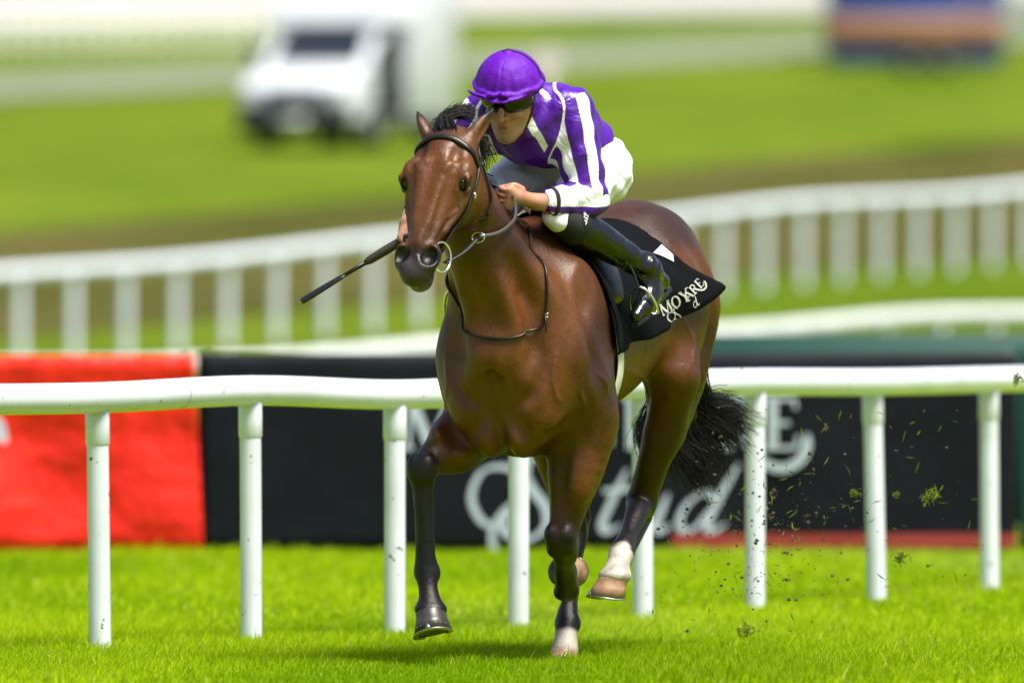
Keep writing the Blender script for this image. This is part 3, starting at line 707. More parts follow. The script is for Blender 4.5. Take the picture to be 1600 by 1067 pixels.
# off fore (viewer's left): knee lifted, cannon hanging
el = A_([.53, -.185, .88]); kn = J(661, 731, .84); fe = J(666, 893, .84); co = J(673, 953, .885)
LEG['fr'] = [el, kn, fe, co]
S.cone((.60, -.18, 1.0), el, .12, .10, k=.06)
S.chain([el + (0, 0, .03), el * .62 + kn * .38 + (0, 0, -.015), el * .28 + kn * .72, el * .1 + kn * .9 + (0, 0, .004), kn + (.004, 0, -.012), kn + (0, 0, -.055), kn * .55 + fe * .45, kn * .22 + fe * .78, fe + (0, 0, .004), fe * .55 + co * .45, co],
        [.110, .104, .070, .054, .053, .042, .0355, .036, .042, .034, .048], k=.05, n=4)
S.ell(el * .60 + kn * .40 + (.03, -.030, .03), (.13, .05, .055), k=.03, axes=[kn - el, (0, 1, 0), (0.2, 0, 1)])
S.ell(el * .62 + kn * .38 + (.0, .035, -.035), (.12, .045, .05), k=.025, axes=[kn - el, (0, 1, 0), (0.2, 0, 1)])
for g in (-1, 1): S.ell(kn + (.022, g * .026, .012), (.026, .022, .034), k=.025); S.ell(kn + (.028, g * .020, -.030), (.02, .018, .02), k=.02)
S.cone(kn + (-.050, 0, .02), kn + (-.042, 0, -.05), .024, .018, k=.025)
S.cone(kn + (-.04, 0, -.04), fe + (-.036, 0, .05), .017, .018, k=.008)
for g in (-1, 1): S.cone(kn + (-.018, g * .039, -.08), fe + (-.018, g * .037, .06), .004, .004, k=.016, op='-'); S.ell(fe + (-.012, g * .030, -.004), (.022, .016, .026), k=.02)
S.ell(fe + (-.04, 0, -.012), (.028, .030, .03), k=.025); S.ell(co + (0, 0, .004), (.056, .056, .022), k=.025)
# near fore (viewer's right): folded
el = A_([.50, .195, .86]); kn = J(878, 843, .56); fe = J(886, 922, .30); co = J(879, 893, .185)
LEG['fl'] = [el, kn, fe, co]
S.cone((.58, .18, 1.0), el, .13, .105, k=.06)
S.chain([el + (0, 0, .03), el * .68 + kn * .32, el * .32 + kn * .68, el * .12 + kn * .88, kn + (.008, 0, .0), kn + (-.03, 0, -.045), kn * .5 + fe * .5, fe, fe * .5 + co * .5, co], [.116, .104, .070, .056, .056, .048, .037, .042, .034, .047], k=.05, n=4)
S.ell(el * .66 + kn * .34 + (.045, .030, 0), (.14, .052, .05), k=.03, axes=[kn - el, (0, 1, 0), (1, 0, 0.2)])
S.ell(el * .66 + kn * .34 + (.035, -.045, 0), (.13, .042, .045), k=.03, axes=[kn - el, (0, 1, 0), (1, 0, 0.2)])
for g in (-1, 1): S.ell(kn + (.030, g * .030, .022), (.026, .022, .032), k=.022); S.ell(kn + (.018, g * .026, -.036), (.026, .020, .022), k=.02); S.ell(fe + (.01, g * .028, -.006), (.022, .016, .022), k=.02)
S.cone(kn + (-.03, 0, .03), fe + (-.005, 0, .040), .020, .020, k=.012)
S.ell(fe + (-.01, 0, .035), (.030, .032, .03), k=.025); S.ell(co, (.03, .053, .053), k=.02)
groove([el * .8 + kn * .2 + (.10, -.005, 0), el * .45 + kn * .55 + (.09, -.01, 0), el * .15 + kn * .85 + (.08, -.005, 0)], .003, .035)
# near hind (viewer's right): swinging forward, clear of the ground
hipj = A_([-.48, .13, 1.32]); st = J(1056, 588, -.34); hk = J(1003, 782, -.42); fe = J(971, 862, -.10); co = J(961, 900, -.04)
LEG['hl'] = [hipj, st, hk, fe, co]
S.cone(hipj, st, .175, .068, k=.12)
S.chain([(-.60, .13, 1.26), (-.56, .150, 1.05), (-.49, .145, .84)], [.16, .12, .068], k=.07)
S.chain([st, st * .62 + hk * .38 + (-.02, .005, 0), st * .28 + hk * .72 + (-.008, 0, 0), hk, hk * .72 + fe * .28, hk * .35 + fe * .65, fe, fe * .5 + co * .5, co], [.068, .072, .058, .053, .042, .034, .042, .042, .050], k=.09, n=4)
S.chain([(-.52, .155, .90), hk + (-.10, .0, .14), hk + (-.095, 0, .06)], [.06, .030, .027], k=.04)
S.cone(hk + (-.090, 0, .055), hk + (-.03, 0, -.035), .030, .036, k=.03)
for g in (-1, 1): S.ell(hk + (.0, g * .032, .0), (.034, .022, .04), k=.02); S.cone(hk + (-.055, g * .040, .10), hk + (-.035, g * .046, .03), .004, .005, k=.03, op='-'); S.ell(fe + (-.008, g * .030, -.004), (.024, .016, .024), k=.02)
S.cone(hk + (-.048, 0, -.065), fe + (-.034, 0, -.038), .021, .018, k=.01)
S.ell(fe + (-.025, 0, -.03), (.028, .030, .03), k=.025); S.ell(co + (0, 0, .002), (.054, .054, .016), k=.03)
# off hind (viewer's left): carrying the weight
hipj = A_([-.50, -.15, 1.32]); st = A_([-.05, -.185, .98]); hk = J(897, 830, -.20); fe = J(886, 972, .02); co = J(883, 1014, .06)
LEG['hr'] = [hipj, st, hk, fe, co]
S.cone(hipj, st, .19, .125, k=.08)
S.chain([(-.66, -.15, 1.26), (-.50, -.16, 1.05), (-.32, -.15, .82)], [.16, .135, .08], k=.08)
S.chain([st, st * .6 + hk * .4 + (-.03, 0, 0), st * .28 + hk * .72, hk, hk * .7 + fe * .3, hk * .3 + fe * .7, fe, fe * .5 + co * .5, co], [.122, .094, .060, .050, .036, .032, .041, .041, .048], k=.06, n=4)
S.chain([(-.35, -.15, .86), hk + (-.085, 0, .13), hk + (-.08, 0, .05)], [.06, .030, .026], k=.04)
S.cone(hk + (-.075, 0, .045), hk + (-.035, 0, -.04), .029, .033, k=.03)
S.cone(hk + (-.052, 0, -.05), fe + (-.037, 0, .02), .021, .019, k=.01)
for g in (-1, 1): S.cone(hk + (-.02, g * .036, -.10), fe + (-.018, g * .035, .06), .004, .004, k=.016, op='-'); S.ell(fe + (-.01, g * .030, -.004), (.022, .016, .024), k=.02)
S.ell(fe + (-.035, 0, -.01), (.028, .030, .03), k=.025)

# ---- relief: furrows between muscles, veins
for g in (-1, 1):
    groove([(.90, -.04 + g * .075, 1.44), (.885, g * .105, 1.30), (.86, g * .12, 1.16), (.83, g * .115, 1.05)], .004, .07)           # jugular furrow
    groove([(.60, g * .26, 1.40), (.66, g * .27, 1.26), (.66, g * .28, 1.12), (.60, g * .28, .98)], .004, .065)                     # shoulder / upper arm
    groove([(.46, g * .28, 1.20), (.42, g * .29, 1.06), (.40, g * .27, .92)], .004, .06)                                            # behind the triceps
    groove([(.86, g * .06, .90), (.84, g * .11, .84), (.76, g * .17, .84), (.70, g * .20, .90)], .004, .06)                         # breast / forearm
    groove([(.85, g * .17, 1.06), (.87, g * .12, .97), (.87, g * .05, .93)], .002, .04)
    groove([(-.42, g * .24, 1.50), (-.52, g * .26, 1.34), (-.54, g * .27, 1.18), (-.50, g * .26, 1.02)], .004, .07)
    groove([(-.70, g * .22, 1.44), (-.68, g * .24, 1.24), (-.62, g * .24, 1.06)], .004, .06)
    for pts in ([(.72, g * .26, 1.20), (.70, g * .28, 1.10), (.73, g * .26, 1.00), (.68, g * .27, .93)], [(.45, g * .28, 1.15), (.50, g * .29, 1.06), (.48, g * .29, .97), (.54, g * .28, .90)], [(.62, g * .28, 1.05), (.58, g * .30, 1.0), (.60, g * .29, .92)],
                [(.80, g * .20, 1.12), (.82, g * .19, 1.02), (.80, g * .19, .96)], [(-.30, g * .25, 1.25), (-.36, g * .27, 1.16), (-.33, g * .27, 1.06)], [(.25, g * .28, 1.06), (.12, g * .29, 1.03), (.0, g * .28, 1.0), (-.1, g * .27, 1.0)]):
        ridge(pts, .0042, .014)

# ---- head
S.dors = Nh
S.loft([HP(-.03, 0, -.03), HP(.07, 0, 0), HP(.17, 0, 0), HP(.27, 0, 0), HP(.37, 0, 0), HP(.45, 0, 0), HP(.52, 0, -.002), HP(.575, 0, -.006)], [Lh] * 8,
       [.078, .108, .122, .102, .072, .056, .050, .040], [.045, .066, .072, .064, .054, .050, .046, .040], [.09, .13, .165, .15, .108, .082, .068, .060],
       egg=[0, -.05, -.10, -.02, .1, .08, .0, 0], k=.05, n=3, cap=.045)
for g in (-1, 1):
    S.ell(HP(.20, g * .062, -.085), (.105, .030, .075), k=.035, axes=[Dh, Lh, Nh])             # cheek
    S.ell(HP(.150, g * .096, .030), (.040, .022, .028), k=.03, axes=[Dh, Lh, Nh])               # brow over the eye
    S.cone(HP(.25, g * .084, -.012), HP(.38, g * .058, -.012), .014, .010, k=.035)               # facial crest
    S.cone(HP(.14, g * .034, .058), HP(.46, g * .020, .040), .014, .012, k=.045)                 # nasal bones
    S.ell(HP(.085, g * .062, .058), (.035, .014, .014), k=.03, op='-', axes=[Dh, Lh, Nh])       # hollow above the eye
    # nostril wing, lips
    S.ell(HP(.518, g * .046, .020), (.052, .036, .042), k=.03, axes=[Dh * .9 + Lh * g * .3, Lh, Nh])
    S.ell(HP(.570, g * .026, -.012), (.028, .022, .030), k=.025, axes=[Dh, Lh, Nh])
    # eye socket
    ec = HP(.195, g * .103, .024)
    S.ell(ec + Lh * g * .006, (.027, .024, .018), k=.012, op='-', axes=[Dh * .9 - Nh * .35, Lh, Nh])
    S.chain([ec + Dh * .030 - Nh * .010 + Lh * g * .004, ec + Dh * .004 + Nh * .022 + Lh * g * .014 - Dh * .012, ec - Dh * .030 + Nh * .008 + Lh * g * .006], [.005, .008, .006], k=.010)
    S.chain([ec + Dh * .030 - Nh * .010 + Lh * g * .004, ec + Dh * .010 - Nh * .022 + Lh * g * .010, ec - Dh * .024 - Nh * .010 + Lh * g * .006], [.004, .006, .004], k=.010)
    # ears
    b0 = HP(.0, g * .060, -.01)
    tip = J(769, 173, .985) if g > 0 else J(653, 177, 1.03)
    ea = tip - b0; ln = np.linalg.norm(ea); ea /= ln
    opn = np.array([.15, .95 * g, -.25]) if g > 0 else np.array([-.2, -.9, -.1]); opn = opn - ea * ea.dot(opn); opn /= np.linalg.norm(opn)
    sd_ = np.cross(ea, opn)
    S.loft([b0 - ea * .02, b0 + ea * ln * .3, b0 + ea * ln * .6, b0 + ea * ln * .86, tip], [sd_] * 5, [.030, .034, .032, .019, .006], [.024, .024, .020, .012, .006], [.028, .026, .022, .013, .006], k=.025, n=2, cap=.012)
    S.ell(b0 + ea * ln * .55 + opn * .026, (ln * .36, .019, .020), k=.010, op='-', axes=[ea, sd_, opn])
S.ell(HP(.580, 0, .002), (.034, .040, .036), k=.03, axes=[Dh, Lh, Nh])                          # upper lip
S.ell(HP(.572, 0, -.050), (.036, .036, .026), k=.025, axes=[Dh, Lh, Nh])                        # lower lip and chin
S.cone(HP(.40, 0, -.075), HP(.56, 0, -.055), .034, .032, k=.04)
for g in (-1, 1):
    S.ell(HP(.520, g * .050, .044), (.036, .032, .031), k=.014, op='-', axes=[Dh * .85 + Lh * g * .40 - Nh * .1, Lh * .85 - Dh * g * .35, Nh])
    S.chain([HP(.50, g * .056, -.030), HP(.56, g * .052, -.036), HP(.615, g * .028, -.034), HP(.63, 0, -.032)], [.005, .006, .006, .006], k=.010, op='-')

for g in (-1, 1):
    S.ell(HP(.345, g * .086, .034), (.085, .020, .020), k=.035, op='-', axes=[Dh * .97 - Lh * g * .25, Lh, Nh])
    groove([HP(.20, g * .060, .062), HP(.30, g * .052, .055), HP(.40, g * .044, .045), HP(.46, g * .040, .04)], .001, .018)
    groove([HP(.27, g * .095, .020), HP(.36, g * .07, .012), HP(.44, g * .06, .012)], .001, .02)
    groove([HP(.42, g * .030, .06), HP(.47, g * .032, .055), HP(.50, g * .026, .05)], .002, .022)
    groove([HP(.30, g * .09, -.04), HP(.38, g * .07, -.03), HP(.46, g * .06, -.025)], .001, .02)
    ridge([HP(.26, g * .095, .0), HP(.31, g * .088, -.02), HP(.36, g * .075, -.015), HP(.41, g * .066, -.028)], .0042, .012)
    ridge([HP(.30, g * .085, .01), HP(.36, g * .07, .022), HP(.42, g * .058, .02)], .0036, .012)
    groove([HP(.455, g * .066, -.040), HP(.50, g * .058, -.040), HP(.55, g * .048, -.034), HP(.59, g * .030, -.028), HP(.61, 0, -.024)], .003, .018)
    ridge([HP(.115, g * .075, .06), HP(.14, g * .055, .075), HP(.17, g * .045, .08)], .005, .02)
V, F = S.mesh()
# ---- coat colours (a property of the animal: bay coat, black points, white socks)
col = np.zeros((len(V), 3)); bay = np.array([.100, .0330, .0056]); bay2 = np.array([.032, .0096, .0022]); dark = np.array([.0060, .0036, .003]); white = np.array([.52, .46, .39]); tan = np.array([.12, .048, .018])
mix = lambda a, b, t: a * (1 - t[:, None]) + b * t[:, None]
n1 = vnoise(V, 9, 1); n2 = vnoise(V, 30, 2); n3 = vnoise(V, 90, 3)
col[:] = bay; col = mix(col, np.broadcast_to(bay2, col.shape), sstep(-.3, .9, n1))
blk = np.zeros(len(V)); wht = np.zeros(len(V))
for key, P in LEG.items():
    d, t = polyline_near(V, P)
    near = d < .135
    if key in ('fr', 'fl'):
        b = sstep(.74 if key == 'fr' else .52, 1.0, t + .06 * n2 + .03 * n3); near &= (t < .8) | (d < .1)
    else:
        b = sstep(1.50, 2.08, t + .10 * n2 + .04 * n3); near &= d < .12
        wv = sstep(3.0, 3.12, t + .07 * n2 + .03 * n3) if key == 'hl' else sstep(3.25, 3.42, t + .06 * n2 + .02 * n3)
        wht = np.maximum(wht, np.where(d < .075, wv, 0))
    blk = np.maximum(blk, np.where(near, b, 0))
rel = V - HO; hs = rel @ Dh / HL; hn = rel @ Nh; hl = rel @ Lh
inhead = (hs > .3) & (np.abs(hl) < .12) & (np.abs(hn) < .16) & (V[:, 0] > 1.1)
blk = np.maximum(blk, np.where(inhead, sstep(.475, .545, hs - .25 * np.maximum(0, hn) * 0 + .012 * n2 + .012 * n3), 0))
earm = (V[:, 2] > 1.90) & (V[:, 0] < 1.09)
col = mix(col, np.broadcast_to(tan, col.shape), np.where(earm, .4, 0) * np.ones(len(V)))
blk = np.maximum(blk, np.where(earm, sstep(1.945, 1.97, V[:, 2]), 0))
# lighter muzzle rim, dark around eyes
for g in (-1, 1):
    de = np.linalg.norm(V - HP(.195, g * .103, .024), axis=1); blk = np.maximum(blk, .85 * (1 - sstep(.018, .036, de)))
col = mix(col, np.broadcast_to(dark, col.shape), blk)
gm = np.where(inhead, sstep(.50, .56, hs) * sstep(.0, .8, n2 + .4), 0) * .35
col = mix(col, np.broadcast_to(np.array([.07, .055, .05]), col.shape), gm)
gl = np.where(inhead & (hs > .565) & (hn < -.005), .55 * sstep(-.2, .8, n3 + .2), 0)
col = mix(col, np.broadcast_to(np.array([.20, .18, .17]), col.shape), gl)
col = mix(col, np.broadcast_to(white, col.shape), wht)
# inner nostril
for g in (-1, 1):
    dn = np.linalg.norm(V - HP(.520, g * .052, .036), axis=1); col = mix(col, np.broadcast_to(np.array([.006, .005, .005]), col.shape), .95 * (1 - sstep(.034, .046, dn)))
col *= (1 + .10 * n3 + .06 * n2)[:, None]; col *= (1 - .35 * wht * sstep(.1, .9, vnoise(V, 60, 17)))[:, None]

m, t, b = new_mat('horse_coat')
at_ = t.nodes.new('ShaderNodeAttribute'); at_.attribute_name = 'coat'
tc = t.nodes.new('ShaderNodeTexCoord')
mp = t.nodes.new('ShaderNodeMapping'); mp.inputs['Scale'].default_value = (40, 60, 9)
nz = t.nodes.new('ShaderNodeTexNoise'); nz.inputs['Scale'].default_value = 6; nz.inputs['Detail'].default_value = 6
t.links.new(tc.outputs['Object'], mp.inputs[0]); t.links.new(mp.outputs[0], nz.inputs['Vector'])
mr = t.nodes.new('ShaderNodeMapRange'); mr.inputs[3].default_value = .62; mr.inputs[4].default_value = 1.38
t.links.new(nz.outputs['Fac'], mr.inputs[0])
mx = t.nodes.new('ShaderNodeMix'); mx.data_type = 'RGBA'; mx.blend_type = 'MULTIPLY'; mx.inputs[0].default_value = 1
t.links.new(at_.outputs['Color'], mx.inputs[6]); t.links.new(mr.outputs[0], mx.inputs[7]); t.links.new(mx.outputs[2], b.inputs['Base Color'])
b.inputs['Specular IOR Level'].default_value = .36
n9 = t.nodes.new('ShaderNodeTexNoise'); n9.inputs['Scale'].default_value = 9; n9.inputs['Detail'].default_value = 5; t.links.new(tc.outputs['Object'], n9.inputs['Vector'])
mr9 = t.nodes.new('ShaderNodeMapRange'); mr9.inputs[1].default_value = .3; mr9.inputs[2].default_value = .7; mr9.inputs[3].default_value = .30; mr9.inputs[4].default_value = .52; t.links.new(n9.outputs['Fac'], mr9.inputs[0]); t.links.new(mr9.outputs[0], b.inputs['Roughness'])
n4 = t.nodes.new('ShaderNodeTexNoise'); n4.inputs['Scale'].default_value = 22; n4.inputs['Detail'].default_value = 4; n4.inputs['Distortion'].default_value = .6
t.links.new(tc.outputs['Object'], n4.inputs['Vector'])
# thin raised veins: ridges of a low-frequency noise
n5 = t.nodes.new('ShaderNodeTexNoise'); n5.inputs['Scale'].default_value = 5.5; n5.inputs['Detail'].default_value = 1.5; n5.inputs['Distortion'].default_value = .9
t.links.new(tc.outputs['Object'], n5.inputs['Vector'])
v1 = t.nodes.new('ShaderNodeMath'); v1.operation = 'SUBTRACT'; v1.inputs[1].default_value = .5; t.links.new(n5.outputs['Fac'], v1.inputs[0])
v2 = t.nodes.new('ShaderNodeMath'); v2.operation = 'ABSOLUTE'; t.links.new(v1.outputs[0], v2.inputs[0])
v3 = t.nodes.new('ShaderNodeMapRange'); v3.inputs[1].default_value = 0; v3.inputs[2].default_value = .018; v3.inputs[3].default_value = .10; v3.inputs[4].default_value = 0; t.links.new(v2.outputs[0], v3.inputs[0])
hsum = t.nodes.new('ShaderNodeMath'); hsum.operation = 'ADD'; t.links.new(n4.outputs['Fac'], hsum.inputs[0]); t.links.new(v3.outputs[0], hsum.inputs[1])
bp = t.nodes.new('ShaderNodeBump'); bp.inputs['Strength'].default_value = .26; bp.inputs['Distance'].default_value = .012
t.links.new(hsum.outputs[0], bp.inputs['Height'])
bp2 = t.nodes.new('ShaderNodeBump'); bp2.inputs['Strength'].default_value = .36; bp2.inputs['Distance'].default_value = .004
t.links.new(nz.outputs['Fac'], bp2.inputs['Height']); t.links.new(bp.outputs[0], bp2.inputs['Normal']); t.links.new(bp2.outputs[0], b.inputs['Normal'])
M_coat = m
hb = mesh_from('body', V, F, M_coat, horse); set_col(hb, 'coat', np.clip(col, 0, 1))

# ---- eyes
M_eye = mat('eye_dark', (.006, .004, .003), rough=.10, spec=.4)
def ball(name, c, r, material, parent, n=16, sc=(1, 1, 1)):
    v = []; f = []
    for i in range(n // 2 + 1):
        ph = math.pi * i / (n // 2)
        for j in range(n): a = 2 * math.pi * j / n; v.append((c[0] + sc[0] * r * math.sin(ph) * math.cos(a), c[1] + sc[1] * r * math.sin(ph) * math.sin(a), c[2] + sc[2] * r * math.cos(ph)))
    for i in range(n // 2):
        for j in range(n): f.append((i * n + j, i * n + (j + 1) % n, (i + 1) * n + (j + 1) % n, (i + 1) * n + j))
    return mesh_from(name, v, f, material, parent)
for g in (-1, 1):
    ball('eye', HP(.195, g * .103, .024) - Lh * g * .0115, .0225, M_eye, horse)

# ---- hooves with shoes
M_hoof_dark = mat('hoof_dark_horn', (.022, .019, .017), rough=.38, col2=(.05, .042, .035), vscale=30, bump=.25, bscale=120, bdist=.002)
M_hoof_pale = mat('hoof_pale_horn', (.26, .13, .065), rough=.4, col2=(.46, .30, .19), vscale=26, bump=.25, bscale=120, bdist=.002)
M_steel = mat('shoe_steel', (.36, .36, .35), rough=.42, metal=1.0, var=.2, vscale=60)
def hoof(c, axis, toe, material, name='hoof', rt=.054, rb=.070, L=.078):
    """c coronet centre, axis = direction from coronet to sole, toe = toe direction"""
    ax = np.array(axis, float); ax /= np.linalg.norm(ax); to = np.array(toe, float); to -= ax * ax.dot(to); to /= np.linalg.norm(to); sd = np.cross(ax, to)
    v = []; f = []; n = 28; rings = [(0, rt * .93, 0.0), (.06, rt * 1.05, 0.0), (.14, rt * 1.02, .002), (.5, rt * .45 + rb * .5, .012), (1.0, rb, .022), (1.0, rb * .8, .022), (.9, rb * .45, .018)]
    for (q, r, fw) in rings:
        for k in range(n):
            a = 2 * math.pi * k / n; ca, sa = math.cos(a), math.sin(a)
            x = ca * (1.06 if ca > 0 else .86) ; l = q * L * (1 - .18 * (ca < 0) * abs(ca))
            v.append(np.array(c) + ax * l + to * (x * r + fw) + sd * sa * r * .95)
    for i in range(len(rings) - 1):
        for k in range(n): f.append((i * n + k, i * n + (k + 1) % n, (i + 1) * n + (k + 1) % n, (i + 1) * n + k))
    f.append(tuple(range(n - 1, -1, -1))); f.append(tuple((len(rings) - 1) * n + k for k in range(n)))
    o = mesh_from(name, v, f, material, horse)
    mb = MB(); pts = []
    for k in range(25):
        a = -2.45 + 4.9 * k / 24; ca, sa = math.cos(a), math.sin(a); x = ca * (1.06 if ca > 0 else .86)
        pts.append(np.array(c) + ax * (L * (1 - .18 * (ca < 0) * abs(ca)) + .003) + to * (x * rb * .92 + .022) + sd * sa * rb * .88)
    mb.tube(pts, .0088, n=8, flat=.45, up=list([ax] * len(pts)))
    # toe clip and nail heads
    tcp = np.array(c) + ax * (L - .006) + to * (1.06 * rb + .021)
    mb.add([tcp + sd * .012 + ax * .009, tcp - sd * .012 + ax * .009, tcp - ax * .014 - to * .002, tcp + sd * .012 + ax * .009 + to * .004, tcp - sd * .012 + ax * .009 + to * .004, tcp - ax * .014 + to * .003], [(0, 1, 2), (3, 5, 4), (0, 3, 4, 1), (1, 4, 5, 2), (2, 5, 3, 0)])
    for a in (-1.0, -.68, -.42, .42, .68, 1.0):
        ca, sa = math.cos(a), math.sin(a); p = np.array(c) + ax * (L * .80) + to * (1.06 * ca * rb * .965 + .0195) + sd * sa * rb * .93
        mb.box(p - .0015, p + .0015)
    mb.build('horseshoe', M_steel, o)
    return o
P = LEG['fr']; hoof(P[3] + (0, 0, -.004), (.30, .30, -1), (1, .1, .4), M_hoof_dark, rt=.056, rb=.074, L=.094)
P = LEG['hl']; hoof(P[4] + (0, 0, -.006), (.12, -.10, -1), (.75, -.55, 0), M_hoof_pale, rt=.055, rb=.074, L=.078)
P = LEG['hr']; hoof(P[4] + (0, 0, -.004), (.2, 0, -1), (1, -.1, 0), M_hoof_pale, rt=.052, rb=.068, L=.068)
P = LEG['fl']; hoof(P[3] + (-.004, 0, 0), (-.95, -.03, .42), (-.42, 0, -.9), M_hoof_pale, rt=.053, rb=.070, L=.076)

# ---- hair: forelock, mane, tail as strands
M_hair = mat('black_horse_hair', (.005, .004, .004), rough=.5, spec=.3, var=.3, vscale=30)
def strands(name, guides, n, spread0, spread1, rad, parent, material, seg=9, wmax=1.0, seed=1):
    """guides: list of polylines; strands interpolate between random pairs of guides"""
    r = np.random.default_rng(seed); V_ = []; F_ = []
    Gd = [np.array(smooth_pts(g, 6)) for g in guides]
    for i in range(n):
        a, b = r.integers(0, len(Gd), 2); w_ = r.uniform(0, wmax) ** 1.5
        tt = np.linspace(0, r.uniform(.72, 1.0), seg)
        def smp(Gx): q = tt * (len(Gx) - 1); j = np.minimum(q.astype(int), len(Gx) - 2); fr = (q - j)[:, None]; return Gx[j] * (1 - fr) + Gx[j + 1] * fr
        P_ = smp(Gd[a]) * (1 - w_) + smp(Gd[b]) * w_
        o0 = r.normal(size=3) * spread0; o1 = r.normal(size=3) * spread1
        ph = r.uniform(0, 6.28); wv = r.normal(size=3) * .3
        P_ = P_ + o0 + (o1 - o0) * (tt[:, None] ** 1.3) + np.sin(tt * r.uniform(5, 11) + ph)[:, None] * wv * spread1 * tt[:, None]
        rr = rad * r.uniform(.6, 1.3) * (1 - .75 * tt ** 2)
        tg = np.gradient(P_, axis=0); tg /= np.linalg.norm(tg, axis=1)[:, None] + 1e-9
        u = np.cross(tg, r.normal(size=3)); u /= np.linalg.norm(u, axis=1)[:, None] + 1e-9; w2 = np.cross(tg, u)
        base = len(V_) * 3 * seg
        vv = np.stack([P_ + rr[:, None] * (math.cos(k * 2.094) * u + math.sin(k * 2.094) * w2) for k in range(3)], 1).reshape(-1, 3)
        V_.append(vv)
        for s_ in range(seg - 1):
            for k in range(3): k2 = (k + 1) % 3; F_.append((base + s_ * 3 + k, base + s_ * 3 + k2, base + s_ * 3 + 3 + k2, base + s_ * 3 + 3 + k))
    return mesh_from(name, np.concatenate(V_), np.array(F_), material, parent)
pol = HP(-.01, 0, .035)
strands('forelock', [[HP(-.03, -.02, .03), J(690, 182, 1.02), J(718, 174, .98), J(742, 180, .95)], [HP(-.03, .0, .03), J(697, 176, 1.01), J(726, 168, .96), J(746, 172, .92)],
                     [HP(-.03, .02, .03), J(705, 186, 1.01), J(728, 182, .97), J(744, 192, .94)], [HP(-.025, -.03, .03), J(683, 192, 1.04), J(702, 178, 1.0), J(728, 158, .95)]], 300, .008, .012, .0014, horse, M_hair, seed=3)
strands('mane', [[(1.00, -.10, 1.88), (.96, -.06, 1.89), (.94, -.02, 1.85), (.93, -.0, 1.78)], [(.90, -.09, 1.80), (.86, -.15, 1.80), (.85, -.20, 1.70), (.84, -.20, 1.60)], [(.75, -.06, 1.70), (.70, -.14, 1.72), (.68, -.19, 1.62), (.66, -.2, 1.52)], [(.98, -.10, 1.87), (.93, -.16, 1.88), (.92, -.2, 1.78), (.91, -.2, 1.68)]], 420, .02, .02, .0013, horse, M_hair, seed=4, wmax=.25)
dk = np.array([-.90, 0, 1.42])
tail_g = [[dk, (-1.02, .02, 1.26), J(1052, 640, -1.05), J(1075, 720, -1.1), J(1108, 768, -1.15)], [dk, (-1.04, .03, 1.24), J(1075, 640, -1.1), J(1110, 690, -1.2), J(1120, 745, -1.25)],
          [dk, (-1.05, .03, 1.24), J(1095, 622, -1.12), J(1130, 640, -1.22), J(1168, 648, -1.3)], [dk, (-1.0, 0, 1.22), J(1035, 640, -1.0), J(1045, 700, -1.0), J(1080, 752, -1.05)],
          [dk, (-1.05, .03, 1.24), J(1090, 628, -1.12), J(1130, 658, -1.22), J(1168, 690, -1.3)], [dk, (-1.05, .03, 1.24), J(1095, 618, -1.12), J(1135, 630, -1.22), J(1176, 662, -1.3)], [dk, (-1.0, .0, 1.2), J(1020, 640, -.98), J(1005, 690, -.9), J(1045, 735, -.95)], [dk, (-1.02, .02, 1.2), J(1060, 650, -1.05), J(1090, 720, -1.1), J(1095, 755, -1.15)]]
tl = strands('tail', tail_g, 3600, .018, .034, .0020, horse, M_hair, seg=11, seed=5)
# ================================================================== TACK
M_leather = mat('black_bridle_leather', (.009, .007, .006), rough=.38, spec=.4, bump=.2, bscale=150, bdist=.002)
M_brown = mat('brown_leather', (.060, .028, .018), rough=.45, bump=.2, bscale=150, bdist=.002)
M_cloth = mat('black_saddle_cloth', (.003, .0034, .005), rough=.85, spec=.08, bump=.4, bscale=14, bdist=.012)
M_silver = mat('silver_print', (.42, .42, .36), rough=.5)
M_girth = mat('girth_webbing', (.62, .62, .48), rough=.8, var=.15, vscale=30)
M_bit = mat('bit_steel', (.75, .74, .70), rough=.16, metal=1.0)
M_rubber = mat('rein_rubber', (.030, .022, .018), rough=.6, bump=.3, bscale=120, bdist=.002)

def strap(mb, pts, width, thick=.004, surf=True, off=.004, n=8, closed=False):
    """a flat strap along points, laid on the horse's surface"""
    P = np.array(smooth_pts(pts, n, closed))
    if surf: P = HS.proj(P, off)
    nn = HS.grad(P) if surf is not None else None
    mb.tube(list(P), [width / 2] * len(P), n=8, flat=thick / width * 2, up=[v for v in nn], closed=closed)
    return P
br = empty('bridle', tuple(h2w(HO)), HROT); tag(br, 'black leather bridle with steel bit rings on the horse\'s head', 'bridle')
hinv = lambda o: o   # parts are modelled in the horse frame
def to_parent(o, root_h):
    """o was modelled in horse coordinates; root stands at root_h in the horse frame with the same rotation"""
    o.data.transform(Matrix.Translation(-Vector(root_h))); return o
mb = MB(); strap(mb, [HP(.075, .108, -.05), HP(.045, .092, .03), HP(.022, .05, .062), HP(.015, 0, .07), HP(.022, -.05, .062), HP(.045, -.092, .03), HP(.075, -.108, -.05)], .024, .006, off=.005)
to_parent(mb.build('browband', M_leather, br), HO)
